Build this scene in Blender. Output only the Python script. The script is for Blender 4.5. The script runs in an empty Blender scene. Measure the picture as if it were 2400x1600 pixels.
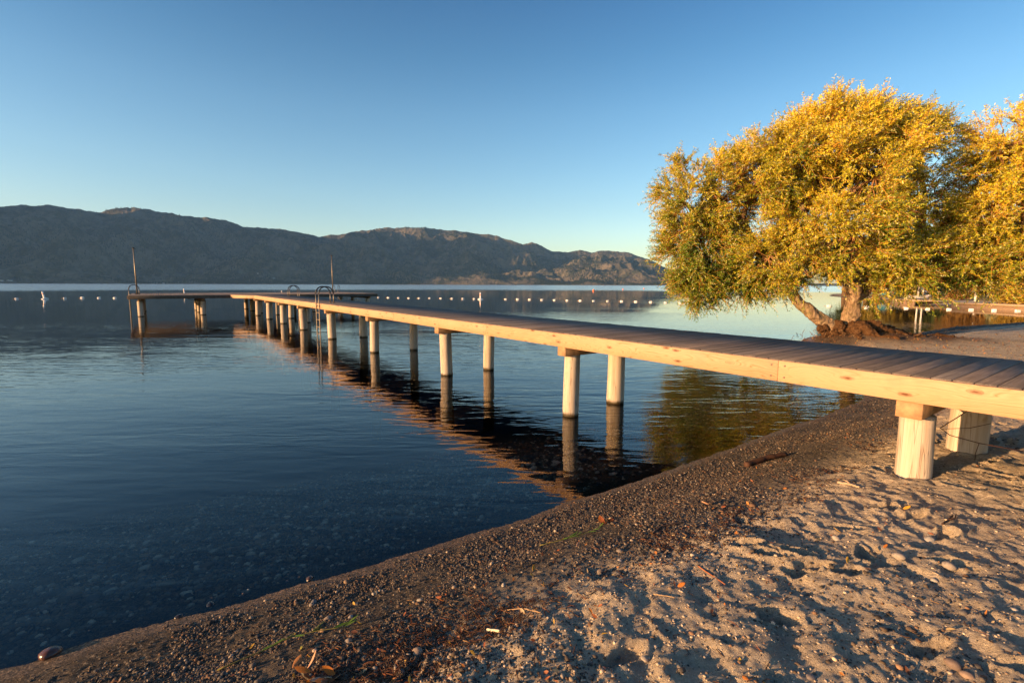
import bpy, math
import numpy as np
from mathutils import Vector, Matrix

S = bpy.context.scene
COL = S.collection
RAD = math.radians

# ------------------------------------------------------------------ camera
FPX, HOR, ROLL, CAMH = 1140.0, 667.0, 0.18, 2.25      # focal length / horizon row in photo pixels (2400 wide)
pitch = math.atan((800 - HOR) / FPX)
cd = bpy.data.cameras.new('camera')
cam = bpy.data.objects.new('camera', cd)
COL.objects.link(cam)
S.camera = cam
cd.sensor_width = 36.0
cd.lens = FPX / 2400 * 36
cd.clip_start = 0.05
cd.clip_end = 60000
_f = Vector((0, math.cos(pitch), -math.sin(pitch)))
_r0 = Vector((1, 0, 0)); _u0 = _r0.cross(_f)
_r = _r0 * math.cos(RAD(ROLL)) + _u0 * math.sin(RAD(ROLL))
_u = _r.cross(_f)
M = Matrix((( _r.x, _u.x, -_f.x), (_r.y, _u.y, -_f.y), (_r.z, _u.z, -_f.z))).to_4x4()
M.translation = (0, 0, CAMH)
cam.matrix_world = M

# ------------------------------------------------------------------ light
SUN_EL, SUN_AZ = 8.0, 245.0            # azimuth clockwise from +Y (the viewing direction)
sd = Vector((math.sin(RAD(SUN_AZ)) * math.cos(RAD(SUN_EL)), math.cos(RAD(SUN_AZ)) * math.cos(RAD(SUN_EL)), math.sin(RAD(SUN_EL))))
sl = bpy.data.lights.new('sun', 'SUN')
sl.energy = 5.0
sl.angle = RAD(0.5)
sl.color = (1.0, 0.58, 0.265)
sun = bpy.data.objects.new('sun', sl)
COL.objects.link(sun)
sun.rotation_euler = sd.to_track_quat('Z', 'Y').to_euler()
w = bpy.data.worlds.new('World')
S.world = w
w.use_nodes = True
nt = w.node_tree
bg = nt.nodes['Background']
sky = nt.nodes.new('ShaderNodeTexSky')
sky.sky_type = 'NISHITA'
sky.sun_disc = False
sky.sun_elevation = RAD(SUN_EL)
sky.sun_rotation = RAD(SUN_AZ)
sky.altitude = 400
sky.air_density = 1.0
sky.dust_density = 1.2
sky.ozone_density = 2.0
hs = nt.nodes.new('ShaderNodeHueSaturation'); hs.inputs['Saturation'].default_value = 1.22
nt.links.new(sky.outputs[0], hs.inputs['Color'])
# clearer, deeper zenith and a paler horizon than the plain model gives
tcw = nt.nodes.new('ShaderNodeTexCoord'); sxw = nt.nodes.new('ShaderNodeSeparateXYZ'); nt.links.new(tcw.outputs['Generated'], sxw.inputs[0])
rw = nt.nodes.new('ShaderNodeValToRGB'); nt.links.new(sxw.outputs[2], rw.inputs[0])
_st = [(0.0, (1.0, 0.89, 0.82)), (0.12, (0.95, 0.84, 0.78)), (0.31, (0.68, 0.69, 0.69)), (0.40, (0.45, 0.56, 0.61)), (0.48, (0.30, 0.45, 0.55)), (1.0, (0.16, 0.28, 0.40))]
while len(rw.color_ramp.elements) < len(_st): rw.color_ramp.elements.new(0.5)
for e_, (p_, c_) in zip(rw.color_ramp.elements, _st): e_.position = p_; e_.color = (*c_, 1)
mw = nt.nodes.new('ShaderNodeMix'); mw.data_type = 'RGBA'; mw.blend_type = 'MULTIPLY'; mw.inputs[0].default_value = 1.0
nt.links.new(hs.outputs[0], mw.inputs[6]); nt.links.new(rw.outputs[0], mw.inputs[7]); nt.links.new(mw.outputs[2], bg.inputs[0])
bg.inputs[1].default_value = 0.128
S.view_settings.view_transform = 'Standard'
S.view_settings.look = 'None'
S.view_settings.exposure = 1.7
S.view_settings.gamma = 1.0
S.view_settings.use_curve_mapping = False
S.cycles.max_bounces = 8
S.cycles.transparent_max_bounces = 16
S.cycles.caustics_reflective = False
S.cycles.caustics_refractive = False

# ------------------------------------------------------------------ helpers
rng = np.random.default_rng(7)

def px_ray(px, py):
    d = _f * FPX + _r * (px - 1200) + _u * (800 - py)
    return d.normalized()

def px_hit(px, py, z=0.0):
    d = px_ray(px, py)
    t = (z - CAMH) / d.z
    return Vector((0, 0, CAMH)) + d * t

def tag(o, label=None, cat=None, group=None, kind=None):
    if label: o['label'] = label
    if cat: o['category'] = cat
    if group: o['group'] = group
    if kind: o['kind'] = kind
    return o

def empty(name, loc=(0, 0, 0), rz=0.0):
    o = bpy.data.objects.new(name, None)
    o.empty_display_size = 0.2
    COL.objects.link(o)
    o.location = loc
    o.rotation_euler = (0, 0, rz)
    return o

def mesh_np(name, v, f, mat, parent=None, smooth=True, cols=None):
    """v (N,3); f (M,k) or list of such arrays; cols (N,4) point colours"""
    v = np.asarray(v, dtype=np.float32).reshape(-1, 3)
    fl = f if isinstance(f, list) else [f]
    fl = [np.asarray(a, dtype=np.int32) for a in fl if len(a)]
    idx = np.concatenate([a.ravel() for a in fl])
    sizes = np.concatenate([np.full(len(a), a.shape[1], dtype=np.int32) for a in fl])
    starts = np.concatenate([[0], np.cumsum(sizes)[:-1]]).astype(np.int32)
    me = bpy.data.meshes.new(name)
    me.vertices.add(len(v)); me.vertices.foreach_set('co', v.ravel())
    me.loops.add(len(idx)); me.loops.foreach_set('vertex_index', idx)
    me.polygons.add(len(sizes)); me.polygons.foreach_set('loop_start', starts)
    me.update(calc_edges=True)
    me.validate()
    if smooth:
        me.polygons.foreach_set('use_smooth', np.ones(len(me.polygons), dtype=bool))
    if cols is not None:
        a = me.color_attributes.new('Col', 'FLOAT_COLOR', 'POINT')
        a.data.foreach_set('color', np.asarray(cols, dtype=np.float32).ravel())
    me.materials.append(mat)
    o = bpy.data.objects.new(name, me)
    COL.objects.link(o)
    if parent is not None: o.parent = parent
    return o

class MB:
    """collects shapes, then links them as one mesh object"""
    def __init__(s): s.v = []; s.q = []; s.t = []; s.c = []; s.n = 0
    def add(s, v, q=None, t=None, c=(1, 1, 1)):
        v = np.asarray(v, float).reshape(-1, 3)
        if q is not None and len(q): s.q.append(np.asarray(q) + s.n)
        if t is not None and len(t): s.t.append(np.asarray(t) + s.n)
        s.v.append(v); cc = np.ones((len(v), 4)); cc[:, :3] = c; s.c.append(cc); s.n += len(v)
    def box(s, x0, x1, y0, y1, z0, z1, c=(1, 1, 1), jit=0.0, rot=None, at=None):
        v = np.array([(x, y, z) for z in (z0, z1) for y in (y0, y1) for x in (x0, x1)], float)
        if jit: v += rng.normal(0, jit, v.shape)
        if rot is not None: v = v @ np.array(rot).T
        if at is not None: v = v + np.array(at)
        s.add(v, [(0, 2, 3, 1), (4, 5, 7, 6), (0, 1, 5, 4), (2, 6, 7, 3), (0, 4, 6, 2), (1, 3, 7, 5)], c=c)
    def tube(s, pts, rad, n=8, c=(1, 1, 1), cap=True, rough=0.0):
        P = np.asarray(pts, float); m = len(P)
        R = np.broadcast_to(np.asarray(rad, float), (m,))
        T = np.gradient(P, axis=0); T /= np.linalg.norm(T, axis=1)[:, None] + 1e-9
        ref = np.array([0, 0, 1.0]) if abs(T[:, 2]).mean() < 0.8 else np.array([1.0, 0, 0])
        A = np.cross(T, ref); A /= np.linalg.norm(A, axis=1)[:, None] + 1e-9
        B = np.cross(T, A)
        th = np.arange(n) / n * 2 * math.pi
        rr = R[:, None] * (1 + (rng.normal(0, rough, (m, n)) if rough else 0))
        V = P[:, None, :] + rr[..., None] * (np.cos(th)[None, :, None] * A[:, None, :] + np.sin(th)[None, :, None] * B[:, None, :])
        i = np.arange(m - 1)[:, None] * n; j = np.arange(n)[None, :]; k = (j + 1) % n
        q = np.stack([i + j, i + k, i + n + k, i + n + j], -1).reshape(-1, 4)
        V = V.reshape(-1, 3); t = []
        if cap:
            V = np.vstack([V, P[:1], P[-1:]])
            for a in range(n):
                b = (a + 1) % n
                t.append((m * n, b, a)); t.append((m * n + 1, (m - 1) * n + a, (m - 1) * n + b))
        s.add(V, q, t, c)
    def lathe(s, prof, n=16, c=(1, 1, 1), at=(0, 0, 0)):
        prof = np.asarray(prof, float); m = len(prof)
        th = np.arange(n) / n * 2 * math.pi
        V = np.zeros((m, n, 3)); V[..., 0] = prof[:, :1] * np.cos(th); V[..., 1] = prof[:, :1] * np.sin(th); V[..., 2] = prof[:, 1:]
        i = np.arange(m - 1)[:, None] * n; j = np.arange(n)[None, :]; k = (j + 1) % n
        q = np.stack([i + j, i + k, i + n + k, i + n + j], -1).reshape(-1, 4)
        s.add(V.reshape(-1, 3) + np.array(at), q, None, c)
    def build(s, name, mat, parent=None, smooth=False):
        f = []
        if s.q: f.append(np.vstack(s.q))
        if s.t: f.append(np.vstack(s.t))
        return mesh_np(name, np.vstack(s.v), f, mat, parent, smooth, np.vstack(s.c))

def bevel(o, wd=0.004, seg=1):
    m = o.modifiers.new('bevel', 'BEVEL'); m.width = wd; m.segments = seg; m.limit_method = 'ANGLE'
    return o

_perm = np.random.default_rng(11).integers(0, 2**31, 4096)
def _h(ix, iy, seed):
    a = _perm[(ix.astype(np.int64) + seed * 131) & 4095]
    b = _perm[(a + iy.astype(np.int64) * 7 + seed) & 4095]
    return (b & 0xffffff) / float(0xffffff)
def vnoise(x, y, seed=0):
    ix = np.floor(x); iy = np.floor(y); fx = x - ix; fy = y - iy
    fx = fx * fx * fx * (fx * (fx * 6 - 15) + 10); fy = fy * fy * fy * (fy * (fy * 6 - 15) + 10)
    a = _h(ix, iy, seed); b = _h(ix + 1, iy, seed); c = _h(ix, iy + 1, seed); d = _h(ix + 1, iy + 1, seed)
    return (a * (1 - fx) + b * fx) * (1 - fy) + (c * (1 - fx) + d * fx) * fy
def fbm(x, y, o=5, seed=0, g=0.5, ridged=False):
    s = 0; a = 1; t = 0
    for i in range(o):
        ca, sa = math.cos(0.6 * i), math.sin(0.6 * i)
        n = vnoise((x * ca - y * sa) * 2 ** i + 17 * i, (x * sa + y * ca) * 2 ** i - 9 * i, seed + i)
        if ridged: n = 1 - abs(2 * n - 1)
        s = s + a * n; t += a; a *= g
    return s / t
def sstep(a, b, x):
    t = np.clip((x - a) / (b - a), 0, 1); return t * t * (3 - 2 * t)

# ------------------------------------------------------------------ materials
class NT:
    def __init__(s, name):
        s.m = bpy.data.materials.new(name); s.m.use_nodes = True
        s.t = s.m.node_tree; s.b = s.t.nodes['Principled BSDF']; s.out = s.t.nodes['Material Output']
    def n(s, typ, **kw):
        o = s.t.nodes.new('ShaderNode' + typ)
        for k, v in kw.items():
            if k.startswith('i_'):
                key = k[2:]; key = int(key) if key.isdigit() else key
                o.inputs[key].default_value = v
            else: setattr(o, k, v)
        return o
    def l(s, a, b): s.t.links.new(a, b)
    def coord(s, scale=(1, 1, 1), kind='Object', rot=(0, 0, 0)):
        t = s.n('TexCoord'); m = s.n('Mapping'); s.l(t.outputs[kind], m.inputs[0])
        m.inputs['Scale'].default_value = scale; m.inputs['Rotation'].default_value = rot
        return m.outputs[0]
    def noise(s, co, scale, detail=4, rough=0.55, dist=0.0):
        o = s.n('TexNoise'); s.l(co, o.inputs['Vector']); o.inputs['Scale'].default_value = scale
        o.inputs['Detail'].default_value = detail; o.inputs['Roughness'].default_value = rough; o.inputs['Distortion'].default_value = dist
        return o.outputs['Fac']
    def ramp(s, fac, stops):
        o = s.n('ValToRGB'); s.l(fac, o.inputs[0]); e = o.color_ramp.elements
        while len(e) < len(stops): e.new(0.5)
        for x, (p, c) in zip(e, stops): x.position = p; x.color = (*c, 1) if len(c) == 3 else c
        return o.outputs[0]
    def mix(s, f, a, b, mode='MIX'):
        o = s.n('Mix', data_type='RGBA', blend_type=mode)
        for v, i in ((f, 0), (a, 6), (b, 7)):
            if hasattr(v, 'links') or isinstance(v, bpy.types.NodeSocket): s.l(v, o.inputs[i])
            else: o.inputs[i].default_value = (*v, 1) if isinstance(v, tuple) and len(v) == 3 else v
        return o.outputs[2]
    def math(s, op, a, b=0.0, c=None, clamp=False):
        o = s.n('Math', operation=op); o.use_clamp = clamp
        for v, i in ((a, 0), (b, 1), (c, 2)):
            if v is None: continue
            if isinstance(v, bpy.types.NodeSocket): s.l(v, o.inputs[i])
            else: o.inputs[i].default_value = v
        return o.outputs[0]
    def bump(s, h, strength=0.3, dist=0.01, normal=None):
        o = s.n('Bump'); s.l(h, o.inputs['Height']); o.inputs['Strength'].default_value = strength; o.inputs['Distance'].default_value = dist
        if normal: s.l(normal, o.inputs['Normal'])
        return o.outputs[0]
    def set(s, col=None, rough=None, metal=None, normal=None, spec=None):
        for v, k in ((col, 'Base Color'), (rough, 'Roughness'), (metal, 'Metallic'), (normal, 'Normal'), (spec, 'Specular IOR Level')):
            if v is None: continue
            if isinstance(v, bpy.types.NodeSocket): s.l(v, s.b.inputs[k])
            else: s.b.inputs[k].default_value = (*v, 1) if isinstance(v, tuple) else v
        return s.m
    def attr(s, name='Col'):
        o = s.n('Attribute', attribute_name=name); return o.outputs['Color']

def m_plain(name, col, rough=0.6, metal=0.0, var=0.15, scale=8):
    N = NT(name); co = N.coord()
    f = N.noise(co, scale, 5, 0.6)
    c = N.ramp(f, [(0.3, tuple(x * (1 - var) for x in col)), (0.7, tuple(min(1, x * (1 + var)) for x in col))])
    return N.set(c, rough, metal, N.bump(f, 0.15, 0.01))

def m_fascia():
    """new sawn fir: growth rings bent round knots, grain running along local Y"""
    N = NT('new_fir_board')
    tc = N.n('TexCoord'); oi = N.n('ObjectInfo')
    off = N.n('CombineXYZ'); N.l(N.math('MULTIPLY', oi.outputs['Random'], 37.0), off.inputs[1]); N.l(N.math('MULTIPLY', oi.outputs['Random'], 5.0), off.inputs[2])
    ad = N.n('VectorMath', operation='ADD'); N.l(tc.outputs['Object'], ad.inputs[0]); N.l(off.outputs[0], ad.inputs[1])
    co = ad.outputs[0]
    s0 = N.n('SeparateXYZ'); N.l(co, s0.inputs[0]); sc = N.n('CombineXYZ'); N.l(N.math('MULTIPLY', s0.outputs[1], 2.0), sc.inputs[0]); N.l(N.math('MULTIPLY', s0.outputs[2], 6.0), sc.inputs[1])
    vo = N.n('TexVoronoi', feature='F1', voronoi_dimensions='2D'); N.l(sc.outputs[0], vo.inputs['Vector']); vo.inputs['Scale'].default_value = 1.0; vo.inputs['Randomness'].default_value = 1.0
    kd = N.math('ADD', vo.outputs['Distance'], N.math('MULTIPLY', N.math('SUBTRACT', N.noise(co, 28.0, 3, 0.6), 0.5), 0.09))
    sep = N.n('SeparateXYZ'); N.l(co, sep.inputs[0])
    g1 = N.n('Mapping'); N.l(co, g1.inputs[0]); g1.inputs['Scale'].default_value = (1, 0.55, 5.5)
    warp = N.noise(g1.outputs[0], 1.0, 3, 0.5, 0.6)
    bend = N.math('DIVIDE', 0.05, N.math('ADD', kd, 0.12))
    ph = N.math('ADD', N.math('MULTIPLY', sep.outputs[2], 26.0), N.math('ADD', N.math('MULTIPLY', warp, 9.0), N.math('MULTIPLY', bend, 9.0)))
    ring = N.math('PINGPONG', ph, 0.5)
    ring = N.math('MULTIPLY', ring, 2.0)
    g2 = N.n('Mapping'); N.l(co, g2.inputs[0]); g2.inputs['Scale'].default_value = (4, 1.2, 90)
    fine = N.noise(g2.outputs[0], 1.0, 4, 0.6)
    base = N.ramp(ring, [(0.0, (0.47, 0.32, 0.21)), (0.55, (0.55, 0.40, 0.29)), (0.86, (0.49, 0.31, 0.195)), (1.0, (0.36, 0.17, 0.075))])
    big = N.noise(co, 0.9, 2, 0.5)
    base = N.mix(N.ramp(big, [(0.35, (0, 0, 0)), (0.75, (0.8, 0.8, 0.8))]), base, (0.54, 0.42, 0.31))
    base = N.mix(N.math('MULTIPLY', fine, 0.35), base, (0.33, 0.23, 0.14))
    knot = N.ramp(kd, [(0.03, (1, 1, 1)), (0.06, (0.7, 0.7, 0.7)), (0.15, (0, 0, 0))])
    sel = N.ramp(N.noise(co, 1.4, 1, 0.5), [(0.46, (0, 0, 0)), (0.52, (1, 1, 1))])
    kf = N.mix(1.0, knot, sel, 'MULTIPLY')
    base = N.mix(1.0, base, (0.93, 0.83, 0.70), 'MULTIPLY')
    base = N.mix(kf, base, (0.13, 0.05, 0.02))
    stain = N.ramp(N.noise(co, 2.2, 5, 0.65), [(0.55, (0, 0, 0)), (0.8, (0.6, 0.6, 0.6))])
    base = N.mix(stain, base, (0.27, 0.18, 0.11))
    return N.set(base, 0.62, 0, N.bump(N.math('ADD', fine, N.math('MULTIPLY', ring, 0.4)), 0.25, 0.003), 0.3)

def m_deck(axis):
    """weathered planks; grain along the given local axis"""
    N = NT('weathered_plank_' + ('across' if axis == 0 else 'along'))
    scl = (2.0, 45, 20) if axis == 0 else (45, 2.0, 20)
    g = N.noise(N.coord(scl), 1.0, 5, 0.65, 0.4)
    c = N.ramp(g, [(0.25, (0.078, 0.065, 0.056)), (0.55, (0.145, 0.121, 0.104)), (0.8, (0.235, 0.20, 0.175))])
    c = N.mix(1.0, c, N.attr(), 'MULTIPLY')
    p = N.ramp(N.noise(N.coord(), 1.3, 5, 0.6), [(0.35, (0.78, 0.78, 0.80)), (0.7, (1.2, 1.15, 1.1))])
    c = N.mix(1.0, c, p, 'MULTIPLY')
    sc = N.ramp(N.noise(N.coord(), 5.0, 4, 0.7), [(0.66, (0, 0, 0)), (0.75, (0.55, 0.55, 0.55))])
    c = N.mix(sc, c, (0.30, 0.25, 0.21))
    return N.set(c, 0.72, 0, N.bump(g, 0.5, 0.004), 0.25)

def m_pile():
    N = NT('peeled_log')
    g = N.noise(N.coord((26, 26, 0.8)), 1.0, 5, 0.65, 0.15)
    c = N.ramp(g, [(0.25, (0.36, 0.26, 0.18)), (0.5, (0.48, 0.40, 0.32)), (0.75, (0.56, 0.49, 0.41))])
    kn = N.ramp(N.noise(N.coord((5, 5, 3)), 1.0, 3, 0.5), [(0.66, (0, 0, 0)), (0.74, (0.7, 0.7, 0.7))])
    c = N.mix(kn, c, (0.30, 0.17, 0.08))
    # long drying checks
    ck = N.ramp(N.noise(N.coord((16, 16, 0.5)), 1.0, 2, 0.5, 0.3), [(0.485, (0, 0, 0)), (0.5, (1, 1, 1)), (0.515, (0, 0, 0))])
    c = N.mix(N.math('MULTIPLY', ck, 0.55), c, (0.16, 0.09, 0.05))
    # algae and soaking band at the water line (a real band on the wood)
    gm = N.n('NewGeometry'); sp = N.n('SeparateXYZ'); N.l(gm.outputs['Position'], sp.inputs[0])
    zz = N.math('ADD', sp.outputs[2], N.math('MULTIPLY', N.noise(N.coord((9, 9, 5)), 1.0, 4), 0.09))
    wl = N.ramp(N.math('MULTIPLY', zz, 2.0), [(0.13, (1, 1, 1)), (0.25, (0, 0, 0))])
    px = N.math('SUBTRACT', 1.0, N.attr('Dry')) if False else None
    wet = N.attr()
    wl = N.mix(1.0, wl, wet, 'MULTIPLY')
    c = N.mix(wl, c, (0.05, 0.036, 0.016))
    h = N.math('SUBTRACT', g, ck)
    return N.set(c, 0.7, 0, N.bump(h, 0.5, 0.008), 0.25)

def m_bark():
    N = NT('willow_bark')
    g = N.noise(N.coord((7, 7, 2.2)), 1.6, 6, 0.7, 0.8)
    b = N.noise(N.coord(), 2.5, 4, 0.6)
    c = N.ramp(g, [(0.3, (0.08, 0.05, 0.03)), (0.5, (0.28, 0.19, 0.115)), (0.72, (0.44, 0.33, 0.21))])
    c = N.mix(N.ramp(b, [(0.5, (0, 0, 0)), (0.7, (0.5, 0.5, 0.5))]), c, (0.12, 0.12, 0.03))
    return N.set(c, 0.85, 0, N.bump(g, 0.9, 0.05), 0.2)

def m_leaf(name, k=1.0):
    N = NT(name)
    c = N.attr()
    N.set(c, 0.5, 0, None, 0.25)
    tr = N.n('BsdfTranslucent'); N.l(N.mix(1.0, c, (1.0 * k, 0.95 * k, 0.4 * k), 'MULTIPLY'), tr.inputs[0])
    mx = N.n('MixShader'); mx.inputs[0].default_value = 0.25
    N.l(N.b.outputs[0], mx.inputs[1]); N.l(tr.outputs[0], mx.inputs[2]); N.l(mx.outputs[0], N.out.inputs[0])
    return N.m

def m_attr(name, rough=0.7, bump=0.0, bscale=30, spec=0.3):
    N = NT(name); c = N.attr()
    f = N.noise(N.coord(), bscale, 4, 0.6)
    c2 = N.mix(1.0, c, N.ramp(f, [(0.3, (0.75, 0.75, 0.75)), (0.7, (1.2, 1.2, 1.2))]), 'MULTIPLY')
    return N.set(c2, rough, 0, N.bump(f, bump, 0.01) if bump else None, spec)

MAT = {}
MAT['fascia'] = m_fascia()
MAT['deck_across'] = m_deck(0)
MAT['deck_along'] = m_deck(1)
MAT['pile'] = m_pile()
MAT['bark'] = m_bark()
MAT['leaf'] = m_leaf('willow_leaf')
N_ = NT('fibrous_roots'); _g = N_.noise(N_.coord((3, 3, 5)), 3.0, 7, 0.75, 1.2)
MAT['roots'] = N_.set(N_.ramp(_g, [(0.3, (0.025, 0.012, 0.006)), (0.5, (0.10, 0.05, 0.022)), (0.75, (0.24, 0.14, 0.07))]), 0.9, 0, N_.bump(_g, 1.0, 0.08), 0.1)
MAT['steel'] = m_plain('galvanised_steel', (0.20, 0.17, 0.14), 0.5, 0.6, 0.25, 14)
MAT['grip'] = m_plain('black_grip', (0.012, 0.013, 0.016), 0.45, 0.0, 0.2, 10)
MAT['white'] = m_plain('white_plastic', (0.78, 0.76, 0.72), 0.45, 0, 0.08, 6)
MAT['orange'] = m_plain('orange_plastic', (0.75, 0.20, 0.08), 0.5, 0, 0.1, 6)
MAT['beam'] = m_plain('treated_timber', (0.34, 0.20, 0.10), 0.75, 0, 0.35, 9)
MAT['shaded_beam'] = m_plain('shaded_timber', (0.085, 0.066, 0.05), 0.8, 0, 0.35, 7)  # dark timber: shade on the beach-side edge and underdeck put into the colour
MAT['pebble'] = m_attr('pebble_stone', 0.75, 0.2, 60)
MAT['painted'] = m_attr('painted_surface', 0.6, 0.1, 12)

# ------------------------------------------------------------------ shoreline
def P(px, py): q = px_hit(px, py, 0); return (q.x, q.y)
LAND = [P(*a) for a in ((0, 1566), (102, 1536), (204, 1502), (357, 1462), (500, 1434), (612, 1398), (755, 1357), (867, 1326), (1020, 1275),
        (1200, 1224), (1330, 1174), (1432, 1146), (1534, 1116), (1600, 1089), (1702, 1052), (1804, 1016), (1906, 982), (2025, 936))]
LAND = [(-60, 0.6), (-20, 0.9), (-8, 1.3), (-4.2, 2.1)] + LAND
LAND += [(8.3, 11.3), (9.3, 13.6), (10.3, 16.2), (11.3, 18.2), (12.0, 19.5), (12.7, 20.4), (14.2, 20.5), (16.2, 21.1), (17.9, 22.2), (24.4, 26.9), (32.7, 30.9), (44, 37), (54, 42), (58, 46),
         (54, 47.5), (47.5, 45.5), (48.5, 53), (50.5, 61), (56, 74), (62, 87), (69, 107), (84, 130), (115, 165), (190, 260), (600, 500), (12000, 2500), (12000, -12000), (-20000, -12000), (-20000, -2500)]
LAND = np.array(LAND)

def shore_dist(x, y):
    """signed distance to the shoreline, positive on land"""
    shp = x.shape; x = x.ravel(); y = y.ravel()
    d2 = np.full(x.shape, 1e18); ins = np.zeros(x.shape, bool)
    n = len(LAND)
    for i in range(n):
        ax, ay = LAND[i]; bx, by = LAND[(i + 1) % n]
        ex, ey = bx - ax, by - ay
        t = np.clip(((x - ax) * ex + (y - ay) * ey) / (ex * ex + ey * ey), 0, 1)
        d2 = np.minimum(d2, (x - ax - t * ex) ** 2 + (y - ay - t * ey) ** 2)
        if ay != by:
            c = ((ay > y) != (by > y)) & (x < ex * (y - ay) / ey + ax)
            ins ^= c
    d = np.sqrt(d2)
    return np.where(ins, d, -d).reshape(shp)

TREE = np.array([13.0, 19.3])
def ground(x, y, detail=True):
    d = shore_dist(x, y)
    dn = d + 0.10 * (fbm(x * 1.1, y * 1.1, 3, 5) - 0.5) + 0.035 * (fbm(x * 5, y * 5, 2, 8) - .5)
    land = 0.11 * np.clip(dn, 0, 0.35) + 0.27 * np.clip(dn - 0.35, 0, 1.6) + 0.07 * np.clip(dn - 1.95, 0, 3) + 0.02 * np.clip(dn - 4.95, 0, 30)
    land = land * (1 - 0.68 * sstep(9.5, 14.5, y))
    bed = np.where(dn > -3, 0.12 * np.maximum(dn, -0.6) + 0.182 * np.minimum(dn + 0.6, 0), -0.51 + 0.28 * (dn + 3)); bed = np.maximum(bed, -4.5)
    z = np.where(dn > 0, land, bed)
    # berm ridges along the beach
    z = z + 0.018 * np.sin(dn * 7.5) * sstep(0.3, 0.8, dn) * (1 - sstep(1.6, 2.6, dn))
    # eroded mound around the willow's roots, trailing to the right
    mx = (x - 13.6) * 0.55; my = (y - 19.2)
    z = z + 0.30 * np.exp(-(mx ** 2 + my ** 2) / 1.4) * (dn > -0.2)
    z = z + 0.06 * np.exp(-(((x - 16.3) / 2.2) ** 2 + ((y - 18.9) / 0.9) ** 2))
    mr = np.exp(-(((x - 15.6) / 3.0) ** 2 + ((y - 18.8) / 1.2) ** 2)) * (dn > -0.1)
    z = z + mr * (0.02 + 0.22 * (fbm(x * 1.7, y * 2.2, 4, 510, 0.6, ridged=True) - 0.45))
    near = 1 - sstep(25, 45, np.hypot(x, y))
    if detail:
        dry = sstep(1.15, 1.75, dn + 0.5 * (fbm(x * 0.9, y * 0.9, 3, 21) - 0.5))
        # trodden dry sand: footprints and scuffs
        fp = 0
        for k, (sc, am) in enumerate(((2.6, 0.015), (5.0, 0.020), (9.0, 0.014), (19.0, 0.005))):
            ca, sa = math.cos(0.5 + k), math.sin(0.5 + k)
            u = (x * ca - y * sa) * sc; v = (x * sa + y * ca) * sc * 1.35
            wx = vnoise(u * 0.7, v * 0.7, 40 + k) * 1.2
            nn = vnoise(u + wx, v - wx, 30 + k)
            fp = fp + am * (sstep(0.22, 0.62, nn) - 1)
        z = z + dry * near * fp
        z = z + (0.3 + 0.7 * dry) * near * 0.015 * (fbm(x * 24, y * 24, 4, 50, 0.6) - 0.5) * (dn > -0.3)
        gr = sstep(0.05, 0.35, dn) * (1 - dry)
        z = z + gr * near * 0.012 * (fbm(x * 30, y * 30, 2, 60) - .5)
        k = (dn > 1.2) & (x > -2) & (x < 9) & (y > 1.0) & (y < 11) if np.ndim(x) else None
        if k is not None and k.any():
            xx, yy = x[k], y[k]; acc = np.zeros(len(xx))
            for (fx, fy, ca, sa, L, dp) in FOOT:
                m_ = (np.abs(xx - fx) < 0.3) & (np.abs(yy - fy) < 0.3)
                if not m_.any(): continue
                dx, dy = xx[m_] - fx, yy[m_] - fy
                u = (dx * ca + dy * sa) / L; v = (-dx * sa + dy * ca) / (0.105 * (1 + 0.35 * u * 2))
                r = np.sqrt((u * 2) ** 2 + (v * 2) ** 2) + 0.25 * (vnoise(xx[m_] * 22, yy[m_] * 22, 600) - 0.5)
                acc[m_] += dp * (-(1 - sstep(0.55, 0.95, r)) + 0.42 * np.exp(-((r - 1.12) / 0.17) ** 2))
            zz = np.zeros(z.shape); zz[k] = np.clip(acc, -0.06, 0.03) * sstep(1.3, 1.8, dn[k]); z = z + zz
    return z
_fr = np.random.default_rng(5)
FOOT = []
while len(FOOT) < 430:
    fx, fy = _fr.uniform(-1.6, 8.5), _fr.uniform(1.2, 10.5)
    a_ = _fr.choice([0.3, 0.9, 3.5, 4.1, -0.6]) + _fr.normal(0, 0.5)
    FOOT.append((fx, fy, math.cos(a_), math.sin(a_), _fr.uniform(0.21, 0.29), _fr.uniform(0.024, 0.045)))

def grid_axis(a, b, lo, hi, st, grow=1.06):
    mid = list(np.arange(a, b, st)); L = []; s = st; p = a
    while p > lo: s *= grow if s < 1.6 else 1.2; p -= s; L.append(p)
    Rr = []; s = st; p = mid[-1]
    while p < hi: s *= grow if s < 1.6 else 1.2; p += s; Rr.append(p)
    return np.array(L[::-1] + mid + Rr)
gx = grid_axis(-3.2, 6.0, -14000, 7500, 0.0125, 1.024)
gy = grid_axis(1.4, 7.5, -8000, 9000, 0.0125, 1.022)
GX, GY = np.meshgrid(gx, gy)
GZ = ground(GX, GY)
D = shore_dist(GX, GY)
nx, ny = len(gx), len(gy)
ii = (np.arange(ny - 1)[:, None] * nx + np.arange(nx - 1)[None, :]).ravel()
quads = np.stack([ii, ii + 1, ii + nx + 1, ii + nx], -1)
dn2 = D + 0.35 * (fbm(GX * 1.6, GY * 1.6, 4, 21) - 0.5)
cm = np.ones((nx * ny, 4))
cm[:, 0] = sstep(1.05, 1.75, dn2).ravel()                                  # dry sand
cm[:, 1] = (1 - sstep(0.05, 0.22, D + 0.12 * (fbm(GX * 3, GY * 3, 3, 9) - .5))).ravel()  # wet
rootm = np.exp(-(((GX - 15.2) / 3.2) ** 2 + ((GY - 19.0) / 1.3) ** 2)) * (0.6 + 0.8 * fbm(GX * 1.5, GY * 1.5, 3, 77))
cm[:, 2] = np.clip(rootm * 1.4, 0, 1).ravel()                              # brown leaf litter round the willow

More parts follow.
